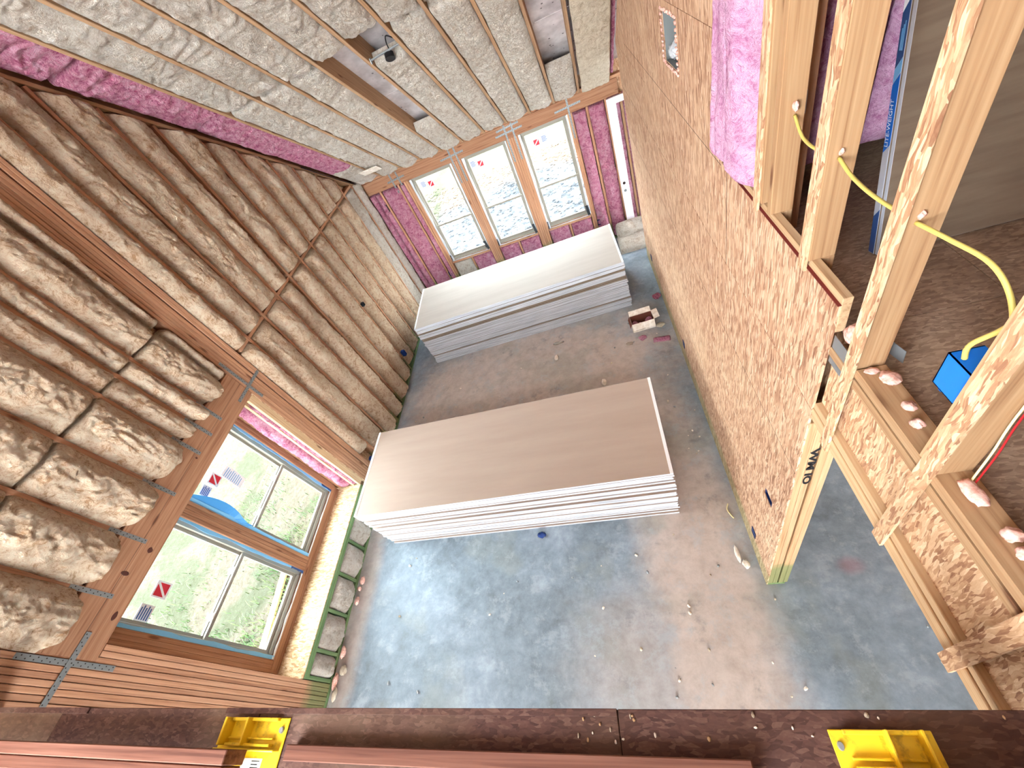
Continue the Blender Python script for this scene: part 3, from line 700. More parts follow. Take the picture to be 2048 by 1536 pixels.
def window(name, label, loc, rz, w, z0, z1, zm, ins, stickers, kind):
    r = struct(name, label, loc); r.rotation_euler = (0, 0, rz); L = Vector(loc)
    h = w / 2; F = 0.045
    def bar(nm, u0, u1, n0, n1, a, b, m='vinyl', p=r, bev=0.003):
        d = (u1 - u0, n1 - n0, b - a); me = boxmesh(d[0], d[1], d[2], bev, m)
        o = link(nm, me, None, p); o.location = ((u0 + u1) / 2, (n0 + n1) / 2, (a + b) / 2 - L.z if p is r else (a + b) / 2 - L.z); return o
    n0, n1 = ins, ins + 0.085
    bar('frame_jamb', -h, -h + F, n0, n1, z0, z1); bar('frame_jamb', h - F, h, n0, n1, z0, z1)
    bar('frame_head', -h + F, h - F, n0, n1, z1 - F, z1); bar('frame_sill', -h + F, h - F, n0 - 0.008, n1, z0, z0 + F)
    S = 0.032
    for nm, a, b, na, nb in (('upper_sash', zm, z1 - F, n0 + 0.045, n0 + 0.072), ('lower_sash', z0 + F, zm + 0.032, n0 + 0.014, n0 + 0.041)):
        bm = bmesh.new(); u = h - F
        bbox(bm, -u, -u + S, na, nb, a, b); bbox(bm, u - S, u, na, nb, a, b); bbox(bm, -u + S, u - S, na, nb, b - S, b); bbox(bm, -u + S, u - S, na, nb, a, a + S + 0.008)
        for v in bm.verts: v.co.z -= L.z
        s = link(nm, bmmesh(nm, bm), 'vinyl', r)
        nc = (na + nb) / 2; me = boxmesh(2 * (u - S) + 0.004, 0.005, b - a - 2 * S + 0.002, 0, 'glass_pane')
        g = link('pane', me, None, s); g.location = (0, nc, (a + b) / 2 + 0.004 - L.z)
        if nm == 'lower_sash':
            for q in (-0.24, 0.24):
                bm = bmesh.new(); bbox(bm, q * w - 0.035, q * w + 0.035, na - 0.004, nb + 0.004, b, b + 0.010, 0.002); bbox(bm, q * w - 0.008, q * w + 0.03, na - 0.010, na + 0.016, b + 0.010, b + 0.020, 0.003)
                for v in bm.verts: v.co.z -= L.z
                link('sash_lock', bmmesh('sash_lock', bm), 'latch_white', s)
    for (u, z, kind_s, sw, sh, tilt) in stickers:
        nn = n0 + 0.054 - 0.0035
        st = link('sticker', boxmesh(sw, 0.001, sh, 0, 'sticker_white' if kind_s != 'glyph' else 'sticker_blue'), None, r); st.location = (u, nn, z - L.z); st.rotation_euler = (0, tilt, 0)
        if kind_s == 'red':
            bm = bmesh.new(); k = 0.40 * sw; c = 0.10 * sw     # red square crossed by a white diagonal band
            for tri in (((-k, -k + c), (-k, k), (k - c, k)), ((-k + c, -k), (k, -k), (k, k - c))):
                vs_ = [bm.verts.new((a, -0.0009, b)) for a, b in tri]; bm.faces.new(vs_)
            link('red_mark', bmmesh('red_mark', bm), 'sticker_red', st)
        elif kind_s == 'blue':
            bm = bmesh.new()
            for i in range(5): bbox(bm, -sw * 0.42, sw * (0.42 if i % 2 else 0.30), -0.0014, -0.0006, sh * (0.34 - 0.17 * i) - sh * 0.045, sh * (0.34 - 0.17 * i) + sh * 0.045)
            link('print_lines', bmmesh('print_lines', bm), 'sticker_blue', st)
        elif kind_s == 'sheet':
            bm = bmesh.new()
            for i in range(9): bbox(bm, -sw * 0.42, sw * (0.42 - 0.06 * (i % 3)), -0.0014, -0.0006, sh * (0.38 - 0.09 * i) - 0.004, sh * (0.38 - 0.09 * i) + 0.004)
            link('print_lines', bmmesh('print_lines', bm), 'label_sky', st)
    return r
for i, (x0, x1) in enumerate(WIN):
    xc = (x0 + x1) / 2; w = x1 - x0 - 0.012
    lab = ('left of the three far windows, beside the pink corner', 'middle of the three far windows', 'right of the three far windows, nearest the OSB wall')[i]
    rx, bx = ((1.217, 1.078), (2.233, 2.099), (3.28, 3.424))[i]
    wn = window('window_%d' % (i + 1), 'tan framed double sash window, ' + lab, (xc, YF, 0.64), 0, w, 0.655, 2.43, 1.415, 0.055,
                [(rx - xc, 2.21 if i < 2 else 2.185, 'red', 0.115, 0.115, 0), (bx - xc, 2.245 if i < 2 else 2.2, 'blue', 0.105, 0.11, 0)], 'far')
    h = w / 2; zz = 0.64
    flash('flashing', (-h - 0.004, 0.02, 0.65 - zz), (-h - 0.004, 0.02, 2.42 - zz), (1, 0, 0), 0.016, 0.065, 'flash_silver', wn, 3 + i)
    flash('flashing', (h + 0.004, 0.02, 0.65 - zz), (h + 0.004, 0.02, 2.42 - zz), (-1, 0, 0), 0.008, 0.035, 'flash_silver', wn, 13 + i)
    flash('flashing', (-h, 0.012, 0.640 - zz), (h, 0.012, 0.640 - zz), (0, 0, 1), 0.008, 0.03, 'flash_silver', wn, 23 + i)
    bt = flash('black_tape', (-h - 0.004, 0.0, 0.645 - zz), (-h + 0.004, 0.0, 0.80 - zz), (1, 0, 0), 0.01, 0.03, 'black_tape', wn, 33 + i, 6)
    bt = flash('black_tape', (h + 0.012, -0.004, 0.66 - zz), (h - 0.01, -0.006, 0.86 - zz), (-1, -0.2, 0), 0.02, 0.07, 'black_tape', wn, 43 + i, 6)
BW = [(1.345, 2.272), (0.257, 1.183)]
for i, (y0, y1) in enumerate(BW):
    yc = (y0 + y1) / 2; w = y1 - y0 - 0.012
    lab = ('farther of the two bay windows, next to the pink strip', 'nearer of the two bay windows, close to the loft edge')[i]
    # u runs along +y
    st = [[(1.678 - yc, 2.085, 'red', 0.125, 0.125, 0), (1.531 - yc, 2.113, 'blue', 0.11, 0.10, 0), (1.80 - yc, 1.915, 'sheet', 0.13, 0.27, 0.1)],
          [(0.602 - yc, 2.016, 'red', 0.135, 0.135, 0), (0.407 - yc, 2.054, 'blue', 0.13, 0.12, 0)]][i]
    wn = window('window_%d' % (i + 4), 'tan framed double sash window, ' + lab, (BX, yc, 0.589), math.pi / 2, w, 0.595, 2.455, 1.405, 0.055, st, 'bay')
    h = w / 2; zz = 0.589
    flash('flashing', (-h - 0.002, 0.012, 0.60 - zz), (-h - 0.002, 0.012, 2.44 - zz), (1, 0, 0), 0.014, 0.05, 'wrap_blue', wn, 5 + i)
    flash('flashing', (h + 0.002, 0.012, 0.60 - zz), (h + 0.002, 0.012, 2.44 - zz), (-1, 0, 0), 0.010, 0.055, 'wrap_blue', wn, 15 + i)
    flash('flashing', (-h, 0.012, 0.592 - zz), (h, 0.012, 0.592 - zz), (0, 0, 1), 0.010, 0.04, 'flash_silver', wn, 25 + i)
    flash('black_tape', (h + 0.001, 0.006, 0.60 - zz), (h + 0.001, 0.006, 0.80 - zz), (-1, 0, 0), 0.012, 0.04, 'wrap_dark', wn, 35 + i, 8)
    if i == 0:
        a = []; b = []
        for k in range(13):
            t = k / 12; z = 2.36 - t * 0.80
            a.append((-h + 0.012, 0.02, z - zz)); b.append((-h + 0.02 + 0.13 * math.sin(math.pi * min(1, t * 1.15)) ** 0.8 * (0.5 + 0.5 * t), 0.005 - 0.05 * t, z - zz - 0.02 * t))
        fo = quadstrip('loose_wrap', a, b, 'wrap_film', wn); fo['label'] = 'torn flap of blue house wrap hanging over the glass'

# ---- full-lite door at the end of the passage
dr = struct('door_1', 'white door with a large glass lite at the far end', (4.97, YF - 0.06, 0.0))
def dpart(nm, x0, x1, y0, y1, z0, z1, m, bev=0.003): return slab(nm, x0, x1, y0, y1, z0, z1, m, dr, bev)
dpart('stile', 4.512, 4.652, YF - 0.055, YF - 0.010, 0.012, 2.425, 'white_paint'); dpart('stile', 5.29, 5.43, YF - 0.055, YF - 0.010, 0.012, 2.425, 'white_paint')
dpart('top_rail', 4.652, 5.29, YF - 0.055, YF - 0.010, 2.33, 2.425, 'white_paint'); dpart('bottom_rail', 4.652, 5.29, YF - 0.055, YF - 0.010, 0.012, 0.25, 'white_paint')
dpart('glass_lite', 4.652, 5.29, YF - 0.036, YF - 0.030, 0.25, 2.33, 'glass_pane', 0)
for z, m in ((1.05, 'dark_slot'), (0.91, 'steel')):
    bm = bmesh.new(); bmesh.ops.create_cone(bm, cap_ends=True, segments=20, radius1=0.026, radius2=0.026, depth=0.003)
    bmesh.ops.rotate(bm, verts=bm.verts, matrix=Matrix.Rotation(math.pi / 2, 3, 'X'))
    o = link('lock_bore', bmmesh('bore', bm), m, dr); o.location = Vector((4.572, YF - 0.0562, z)) - dr.location

# ================================================================== THINGS
# ---- drywall stacks
def sheet_mesh(L, wd, t, top):
    bm = bmesh.new(); bbox(bm, -L / 2, L / 2, -wd / 2, wd / 2, 0, t, 0.002)
    me = bmmesh('drywall_sheet', bm); me.materials.append(MAT['gypsum_edge']); me.materials.append(MAT[top]); me.materials.append(MAT['white_tape'])
    for p in me.polygons:
        if abs(p.normal.z) > 0.9: p.material_index = 1
    return me
def nth(k):
    if k <= 13: return ORD[k - 1]
    return ('thirteenth fourteenth fifteenth sixteenth seventeenth eighteenth nineteenth twentieth twenty-first twenty-second twenty-third twenty-fourth twenty-fifth twenty-sixth twenty-seventh twenty-eighth').split()[k - 13]
def stack(cx, cy, ang, n, H, top, where, rnd, brown):
    L, wd = 3.656, 1.2192; t = H / n; me = sheet_mesh(L, wd, t - 0.0042, top); me2 = sheet_mesh(L, wd, t - 0.0042, top); me2.materials[0] = MAT['paper_brown']; out = []
    for i in range(n):
        o = link('drywall_sheet', me2 if i in brown else me)
        dx = rnd.uniform(-0.012, 0.012); dy = rnd.uniform(-0.007, 0.007)
        if i in brown: dy += 0.016
        if i == n - 1: dx = dy = 0.0
        o.location = (cx + dx, cy + dy, i * t + 0.001); o.rotation_euler = (0, 0, math.radians(ang) + rnd.uniform(-0.0018, 0.0018))
        if i == n - 1: lab = 'top sheet of the drywall stack ' + where
        elif i == 0: lab = 'bottom drywall sheet of the stack ' + where
        else: lab = '%s drywall sheet from the top of the stack ' % nth(n - i) + where
        tag(o, lab, 'drywall', 'drywall sheets in the stack ' + where); out.append(o)
    tp = out[-1]
    for s in (-1, 1):      # paper end tape on the top sheet
        q = link('end_tape', boxmesh(0.030, 1.2192, 0.0012, 0, 'white_tape'), None, tp); q.location = (s * (L / 2 - 0.014), 0, t - 0.0012)
    return out
r1 = random.Random(3)
stack(2.293, 2.21, -1.07, 28, 0.905, 'paper_tan', 'nearer the bay window', r1, (1, 3, 16, 22))
stack(2.352, 5.72, 2.41, 27, 0.87, 'paper_grey', 'under the three far windows', r1, (5, 17, 18, 22))

# two sheets leaning upstairs
def leaning(name, x0, x1, y, th, t, m, label, off):
    o = link(name, None); bpy.data.objects.remove(o)
    me = bpy.data.meshes.new(name); bm = bmesh.new(); bbox(bm, 0, x1 - x0, 0, t, 0, 2.3, 0.001); bmesh.ops.recalc_face_normals(bm, faces=bm.faces); bm.to_mesh(me); bm.free()
    me.materials.append(MAT['label_grey']); me.materials.append(MAT[m])
    for p in me.polygons:
        if abs(p.normal.y) > 0.9: p.material_index = 1
    o = link(name, me); o.location = (x0, y + off * math.cos(th), 3.2225 + (0.063 - off) * math.sin(th)); o.rotation_euler = (-th, 0, 0)
    return tag(o, label, 'drywall', 'drywall sheets leaning upstairs')
TH = math.radians(11)
ld2 = leaning('drywall_sheet', 5.03, 7.5, 1.19, TH, 0.036, 'paper_brown', 'taped pair of drywall sheets with blue end label, leaning upstairs', 0.0205)
ld1 = leaning('drywall_sheet', 5.034, 7.5, 1.19, TH, 0.019, 'paper_brown', 'front drywall sheet leaning upstairs, brown paper face', 0.0)
def lab_quad(nm, z0, z1, z0b, z1b, m, y0=0.002, y1=0.034):
    q = ((y1, z0), (y0, z0b), (y0, z1b), (y1, z1)); v = [(-0.0014, a, b) for a, b in q] + [(0.0002, a, b) for a, b in q]
    bm = bmesh.new(); bv = [bm.verts.new(p) for p in v]; bm.faces.new(bv[:4]); bm.faces.new(bv[7:3:-1])
    for i in range(4): bm.faces.new((bv[i], bv[i + 4], bv[(i + 1) % 4 + 4], bv[(i + 1) % 4]))
    return link(nm, bmmesh(nm, bm), m, ld2)
lab_quad('label_band', 0.004, 0.155, 0.004, 0.19, 'label_navy'); lab_quad('label_band', 0.155, 0.40, 0.19, 0.42, 'label_grey'); lab_quad('label_band', 0.40, 0.62, 0.43, 0.655, 'label_blue')
lab_quad('label_band', 0.625, 0.665, 0.66, 0.70, 'label_sky'); lab_quad('label_band', 0.668, 0.82, 0.703, 0.86, 'label_navy'); lab_quad('label_band', 0.822, 1.5, 0.862, 1.5, 'label_white')
def text(body, size, m, parent, loc, rot, name='lettering', bold=0.0):
    cu = bpy.data.curves.new(name, 'FONT'); cu.body = body; cu.size = size; cu.align_x = 'CENTER'; cu.align_y = 'CENTER'; cu.extrude = 0.0002; cu.offset = bold
    t = bpy.data.objects.new('tmp', cu); COL.objects.link(t)
    me = bpy.data.meshes.new_from_object(t.evaluated_get(bpy.context.evaluated_depsgraph_get())); bpy.data.objects.remove(t)
    me.materials.clear(); me.materials.append(MAT[m])
    o = link(name, me, None, parent); o.location = loc; o.rotation_euler = rot; return o
TR = Matrix(((0, 0, -1), (0, -1, 0), (0, 0, 0)))
def face_mx(right, up):
    r = Vector(right).normalized(); u = Vector(up).normalized(); n = r.cross(u); return Matrix((r, u, n)).transposed().to_euler()
# lettering reads upwards on the end that faces -x
e_end = face_mx((0, 0, 1), (0, 1, 0))
text('LITE-WEIGHT', 0.026, 'label_white', ld2, (-0.0030, 0.018, 0.50), e_end)
bm = bmesh.new()
for i in range(3): bbox(bm, -0.0024, -0.0016, 0.009 + i * 0.006, 0.012 + i * 0.006, 0.72, 0.80 - 0.01 * i)
link('label_print', bmmesh('label_print', bm), 'label_sky', ld2)
bm = bmesh.new(); rr = random.Random(5); zb = 0.93
while zb < 1.06:
    d = rr.choice((0.002, 0.003, 0.005)); bbox(bm, -0.0026, -0.0014, 0.004, 0.028, zb, zb + d); zb += d + rr.choice((0.002, 0.004))
link('barcode', bmmesh('barcode', bm), 'marker_black', ld2)

# ---- insulation batts
TAN = 'tan batts in the left wall'
bays = [(2.745, STUDS[0] - 0.019)] + [(a + 0.019, b - 0.019) for a, b in zip(STUDS, STUDS[1:])] + [(7.069, YF - 0.002)]
nb = len(bays)
for i, (a, b) in enumerate(bays):
    if i == 3: b -= 0.0395
    w = b - a - 0.004; yc = (a + b) / 2; o_ = ORD[nb - 1 - i]
    z0 = 0.045 + (0.0, 0.02, 0.05, 0.02)[i % 4]
    if i == 0: z0 = 0.62
    if i == 1: z0 = 0.34
    bl = 0.078 if i < 6 else (0.058 if i < 10 else 0.04)
    batt((0.0, yc, z0), WALL_L, 2.787 - z0, w, 'wool_tan' if i < 10 else 'wool_cream', 'tan fiberglass batt in the %s stud bay from the far corner, below the blocking' % o_, TAN, depth=0.12, bulge=bl, edge_in=0.012, ends=(0.07, 0.03))
    Lh = zr(yc) - 0.065 - 2.834
    if Lh > 0.12:
        batt((0.0, yc, 2.834), WALL_L, Lh, w, 'wool_tan', 'tan fiberglass batt in the %s stud bay from the far corner, above the blocking' % o_, TAN, depth=0.12, bulge=bl, edge_in=0.012, top_slope=MS, ends=(0.03, 0.05))
HB = [(-0.010, 0.351), (0.389, 0.756), (0.794, 1.166), (1.204, 1.581), (1.619, 1.791), (1.829, 1.981), (2.019, 2.33)]
for i, (a, b) in enumerate(HB):
    w = b - a - 0.004; yc = (a + b) / 2; bl = 0.085 if w > 0.3 else 0.06
    batt((0.0, yc, 2.806), WALL_L, 3.508 - 2.806, w, 'wool_tan', 'bulging tan batt above the window header, %s bay from the loft edge, lower piece' % ORD[i], 'tan batts above the window header', depth=0.10, bulge=bl + 0.02, edge_in=-0.003, ends=(0.05, 0.03), res=0.012, sag=0.085, over=0.012)
    batt((0.0, yc, 3.512), WALL_L, min(zr(yc) - 0.09, 5.2) - 3.512, w, 'wool_tan', 'bulging tan batt above the window header, %s bay from the loft edge, upper piece' % ORD[i], 'tan batts above the window header', depth=0.10, bulge=bl + 0.01, edge_in=-0.003, ends=(0.03, 0.05), res=0.014, over=0.012)
batt((0.0, 2.395, 2.806), WALL_L, 0.67, 0.115, 'wool_tan', 'narrow tan batt scrap beside the packed posts, below the joint', 'tan batts above the window header', depth=0.10, bulge=0.05, edge_in=0.03)
batt((0.0, 2.395, 3.531), WALL_L, 2.3, 0.115, 'wool_tan', 'long narrow tan batt beside the packed posts, above the joint', 'tan batts above the window header', depth=0.10, bulge=0.06, edge_in=0.03)
SB = [0.12, 0.372, 0.776, 1.188, 1.597, 2.0]
for i, (a, b) in enumerate(zip(SB, SB[1:])):
    batt((0.0, (a + b) / 2, 0.043), WALL_L, 0.34, b - a - 0.042, 'wool_cream', 'cream batt piece under the window seat, %s from the loft edge' % ORD[i], 'batt pieces under the window seat', depth=0.10, bulge=0.045, edge_in=0.02, ends=(0.04, 0.04), res=0.012)
# bay cheek pink strip
batt((-0.232, 2.353, 0.50), WALL_F, 1.95, 0.185, 'wool_pink', 'thin pink batt strip in the far cheek of the window bay', None, depth=0.07, bulge=0.035, edge_in=0.01, res=0.012)
batt((-0.069, 2.353, 0.50), WALL_F, 1.9, 0.05, 'wool_pink', 'sliver of pink batt between two light studs of the bay cheek', None, depth=0.07, bulge=0.004, edge_in=0.01, res=0.010)
# far wall pink
FB = [(0.004, 0.125, 'pink batt in the corner of the far wall, against the left wall'), (0.127, 0.249, 'narrow pink batt of the far wall, second from the left corner'), (0.291, 0.639, 'wide pink batt left of the far windows'), (0.681, 0.779, 'narrow pink batt strip beside the left far window'),
      (3.966, 4.184, 'pink batt right of the far windows'), (4.226, 4.489, 'pink batt beside the white door stile')]
for a, b, l in FB: batt(((a + b) / 2, YF, 0.045), WALL_F, 2.37, b - a - 0.004, 'wool_pink', l, 'pink batts in the far wall', depth=0.10, bulge=0.030, edge_in=0.015, ends=(0.03, 0.03))
for a, b in ((4.532, 4.72), (4.76, 5.08), (5.12, 5.53)): batt(((a + b) / 2, YF, 0.045), WALL_F, 2.37, b - a - 0.004, 'wool_pink', 'pink batt seen through the glass of the white door', 'pink batts behind the door glass', depth=0.10, bulge=0.004, edge_in=0.015, res=0.03)
k = 0
for i, (x0, x1) in enumerate(WIN):
    xm = (x0 + x1) / 2
    for a, b in ((x0, xm - 0.02), (xm + 0.02, x1)):
        m = 'wool_cream' if k == 0 else 'wool_pink'
        batt(((a + b) / 2, YF, 0.045), WALL_F, 0.55, b - a - 0.006, m, '%s batt under the far windows, %s from the left' % ('cream' if k == 0 else 'pink', ORD[k]), 'batts under the far windows', depth=0.10, bulge=0.022, edge_in=0.012, ends=(0.03, 0.03)); k += 1
# ceiling
CB = 'cream batts between the rafters'
def cbatt(x0, x1, y0, y1, m, label, group=CB, off=0.0, bulge=None, **kw):
    """y0 is the upper (nearer) end, y1 the lower one"""
    L = (y1 - y0) * _n; p = cpt((x0 + x1) / 2, y0, -off)
    return batt(p, CEIL, L, x1 - x0, m, label, group, style='ceil', depth=0.13, bulge=bulge, **kw)
xs = [0.004] + RX
YT = 2.6
for i in range(len(xs) - 1):
    a = xs[i] + (0.021 if i else 0.0); b = xs[i + 1] - 0.021
    o_ = ORD[i]
    nm = 'cream' if i else 'pink'
    m = 'wool_cream' if i else 'wool_pink'
    seg = [(YT, 4.615), (4.665, 7.33)]
    if i == 0: seg = [(YT, 3.55), (3.57, 4.62), (4.64, 5.62), (5.64, 6.62), (6.64, 7.33)]
    if i == 4: seg = [(YT, 4.605), (6.46, 7.33)]
    if i == 5: seg = [(YT, 4.56), (4.97, 7.33)]
    if i == 9: seg = [(6.50, 7.33)]
    if i == 10: seg = [(YT, 5.2)]
    for j, (y0, y1) in enumerate(seg):
        mm, nn = m, nm
        if i == 0 and j == 4: mm, nn = 'wool_cream', 'cream'
        if i == 10: mm, nn = 'wool_beige', 'beige'
        lab = '%s ceiling batt, %s rafter bay from the left wall%s' % (nn, o_, '' if len(seg) == 1 else ', %s piece down' % ORD[j])
        cbatt(a, b, y0, y1, mm, lab, 'batts between the rafters', off=0.0 if i != 10 else 0.03, bulge=(0.004 if i == 0 else 0.026), edge_in=0.012 if i else 0.03, ends=(0.03, 0.06))
cbatt(4.628, 4.684, YT, 7.2, 'wool_pink', 'narrow pink batt strip between the last rafter and the OSB wall', 'batts between the rafters', bulge=0.0, edge_in=0.03)
# a batt dropped out of its bay over the door
batt(Vector((4.395, 5.25, zr(5.25) - 0.06)), Matrix(((0, 1, 0), (1 / _n, 0, -MS / _n), (-MS / _n, 0, -1 / _n))), 2.42, 0.435, 'wool_beige', 'beige batt sagging out of the ceiling above the white door', None, style='loose', depth=0.04, bulge=0.012, ends=(0.02, 0.02))

# batts on the floor by the door, and the soft pink one bulging out upstairs
batt((4.255, 6.98, 0.10), FLOORM, 0.78, 0.55, 'wool_cream', 'folded cream and pink batt lying on the slab in front of the door', None, style='loose', depth=0.099, bulge=0.10, ends=(0.08, 0.08))
batt((4.262, 7.13, 0.31), FLOORM, 0.76, 0.26, 'wool_cream', 'upper fold of the batt lying against the wall by the door', None, style='loose', depth=0.10, bulge=0.09, ends=(0.06, 0.06))
for (yc, w, lab, sd) in ((1.95, 0.23, 'left half of the pale pink batt bulging from the upstairs stud bay', 4.1), (1.71, 0.25, 'right half of the pale pink batt bulging from the upstairs stud bay', 9.3)):
    batt((W - 0.005, yc, 3.47), Matrix(((0, 0, -1), (0, 1, 0), (1, 0, 0))), 2.0, w, 'wool_pale_pink', lab, 'pale pink batts upstairs', depth=0.02, style='fold', bulge=0.075, seed=sd, ends=(0.10, 0.02), res=0.012)
batt((5.02, 1.80, 3.36), WALL_F, 2.2, 0.42, 'wool_pale_pink', 'pale pink batt standing behind the studs and the leaning drywall', 'pale pink batts upstairs', depth=0.12, bulge=0.05, edge_in=0.02, ends=(0.16, 0.02), res=0.02)
batt((5.45, 1.80, 3.36), WALL_F, 2.2, 0.42, 'wool_pale_pink', 'pale pink batt mostly hidden behind the leaning drywall', 'pale pink batts upstairs', depth=0.12, bulge=0.05, edge_in=0.02, ends=(0.16, 0.02), res=0.03)

# ---- marker writing on the near end of the OSB wall
jx = W + T + 0.056
tx = text('WM IO', 0.052, 'marker_black', wr, (jx, YE - 0.0008, 2.215), face_mx((0, 0, -1), (1, 0, 0)), bold=0.0022); tx.scale = (2.4, 1, 1)

# ---- blue boxes, cables and plates
def ebox(name, x0, x1, y0, y1, z0, z1, m, label, open_dir, group=None):
    """plastic device box: five walls, open on one side, with nailing ears"""
    t = 0.003; cx, cy, cz = (x0 + x1) / 2, (y0 + y1) / 2, z0; bm = bmesh.new()
    X0, X1, Y0, Y1, Z1 = x0 - cx, x1 - cx, y0 - cy, y1 - cy, z1 - z0
    if open_dir != '-x': bbox(bm, X0, X0 + t, Y0, Y1, 0, Z1)
    if open_dir != '+x': bbox(bm, X1 - t, X1, Y0, Y1, 0, Z1)
    if open_dir != '-y': bbox(bm, X0, X1, Y0, Y0 + t, 0, Z1)
    if open_dir != '+y': bbox(bm, X0, X1, Y1 - t, Y1, 0, Z1)
    bbox(bm, X0, X1, Y0, Y1, 0, t); bbox(bm, X0, X1, Y0, Y1, Z1 - t, Z1)
    r = link(name, bmmesh(name, bm), m, None, (cx, cy, cz)); tag(r, label, 'electrical box', group)
    return r
ebox('electrical_box', W + 0.002, W + 0.07, 0.965, 1.075, 1.335, 1.405, 'box_navy', 'dark blue switch box set in the OSB wall near its end', '-x', 'blue boxes in the OSB wall')
for y, z, l in ((1.153, 0.336, 'blue outlet box low in the OSB wall, nearest the wall end'), (3.705, 0.347, 'blue outlet box low in the OSB wall, beside the cardboard box'), (5.875, 0.325, 'blue outlet box low in the OSB wall, farthest one by the door')):
    ebox('electrical_box', W - 0.006, W + 0.0, y - 0.042, y + 0.042, z - 0.05, z + 0.05, 'box_navy', l, '-x', 'blue boxes in the OSB wall')
b4 = ebox('electrical_box', W + 0.018, W + 0.09, 0.2715, 0.362, 3.485, 3.60, 'box_blue', 'bright blue nail-on outlet box fixed to an upstairs stud', '+x')
bm = bmesh.new()
for i in range(4): bbox(bm, -0.034 + i * 0.02, -0.024 + i * 0.02, 0.012, 0.022, -0.006, 0.0)
bbox(bm, -0.03, -0.012, -0.012, 0.006, 0.1101, 0.1105); link('box_tabs', bmmesh('box_tabs', bm), 'box_blue', b4)
ebox('electrical_box', 0.19, 0.249, YF - 0.03, YF + 0.03, 2.06, 2.19, 'black_tape', 'black box on a stud high in the far left corner', '-y')
ebox('electrical_box', 0.682, 0.74, YF - 0.032, YF - 0.018 + 0.03, 0.36, 0.46, 'box_navy', 'blue outlet box low beside the left far window', '-y')
ebox('electrical_box', 3.967, 4.02, YF - 0.032, YF + 0.012, 0.40, 0.50, 'box_navy', 'dark blue outlet box low right of the far windows', '-y')
ebox('electrical_box', -0.02, 0.07, 4.625, 4.69, 0.40, 0.50, 'box_navy', 'blue outlet box between the tan batts by the far stack', '+x') if False else None
ebox('electrical_box', 0.022, 0.085, 5.036, 5.095, 0.36, 0.47, 'box_navy', 'dark blue outlet box between tan batts behind the far stack', '+x')
ebox('electrical_box', 0.03, 0.075, 4.99, 5.04, 1.62, 1.68, 'black_tape', 'small black clip box between tan batts at mid height', '+x')
ebox('electrical_box', 0.002, 0.06, 2.768, 2.825, 0.36, 0.46, 'box_navy', 'blue outlet box behind the near drywall stack corner', '+x')

def cable(name, pts, r, m, label, cat='cable'): return tag(tube(name, pts, r, m), label, cat)
cable('electrical_cable', [(W + 0.055, 1.404, 3.83), (W + 0.045, 1.30, 3.79), (W + 0.04, 1.18, 3.79), (W + 0.038, 1.071, 3.815)], 0.0058, 'cable_yellow', 'short yellow cable between the two far upstairs studs')
cable('electrical_cable', [(W + 0.037, 1.029, 3.82), (W + 0.033, 0.93, 3.80), (W + 0.028, 0.80, 3.80), (W + 0.025, 0.658, 3.815)], 0.0058, 'cable_yellow', 'yellow cable bridging the middle upstairs studs')
cable('electrical_cable', [(W + 0.025, 0.616, 3.818), (W + 0.04, 0.52, 3.82), (W + 0.062, 0.42, 3.81), (W + 0.072, 0.35, 3.76), (W + 0.062, 0.295, 3.69), (W + 0.05, 0.288, 3.612)], 0.0058, 'cable_yellow', 'long yellow cable drooping from a stud into the blue box')
cable('electrical_cable', [(W + 0.030, 0.33, 3.606), (W + 0.03, 0.335, 3.65), (W + 0.055, 0.31, 3.72), (W + 0.07, 0.279, 3.84), (W + 0.07, 0.278, 4.3)], 0.0062, 'cable_yellow', 'yellow cable rising from the blue box along its stud')
cable('control_wire', [(W + 0.062, 0.168, 3.262), (W + 0.066, 0.178, 3.40), (W + 0.07, 0.195, 3.60), (W + 0.07, 0.197, 4.2)], 0.0028, 'cable_cream', 'thin cream wire rising from the foam on the sole plate')
cable('control_wire', [(W + 0.066, 0.160, 3.262), (W + 0.073, 0.172, 3.40), (W + 0.079, 0.192, 3.60), (W + 0.079, 0.196, 4.2)], 0.0024, 'wire_red', 'thin red wire rising from the foam on the sole plate')
slab('x', 0, 0.001, 0, 0.001, -3, -2.999, 'steel') if False else None
np_ = tag(slab('nail_guard', W + 0.0905, W + 0.0925, 1.41, 1.47, 3.82, 3.90, 'steel_dull'), 'small grey steel nail guard behind the far upstairs stud', 'nail plate')

# foam blobs sealing the holes
def blob(loc, rx, ry, rz, seed, label, m='foam', cat='foam', group=None, amp=0.45):
    return tag(lumpy('foam_blob', loc, rx, ry, rz, m, seed, None, amp), label, cat, group)
blob((4.751, 0.545, 3.2605), 0.026, 0.03, 0.012, 1, 'pink foam blob on the sole plate beside the upstairs stud')
blob((4.725, 0.59, 3.2605), 0.020, 0.014, 0.006, 11, 'thin smear of foam where the stud meets the sole plate')
blob((4.744, 0.426, 3.2605), 0.018, 0.018, 0.012, 2, 'small pink foam blob in the middle of the sole plate')
blob((4.73, 0.361, 3.2605), 0.017, 0.017, 0.014, 3, 'small pink foam blob on the sole plate, nearer the blue box stud')
blob((4.735, 0.135, 3.2605), 0.020, 0.042, 0.014, 4, 'pink foam at the foot of the red and cream wires')
blob((4.743, 0.02, 3.2605), 0.020, 0.018, 0.018, 5, 'rounded pink foam blob on the sole plate near the frame edge')
blob((4.742, -0.025, 3.2605), 0.018, 0.018, 0.016, 6, 'second rounded foam blob, touching the one near the frame edge')
blob((4.722, 0.725, 3.262), 0.022, 0.04, 0.045, 7, 'large pink foam mass under the cut ledger end')
blob((W + 0.052, 1.398, 3.845), 0.010, 0.016, 0.018, 8, 'pink foam around the cable hole of the far upstairs stud')
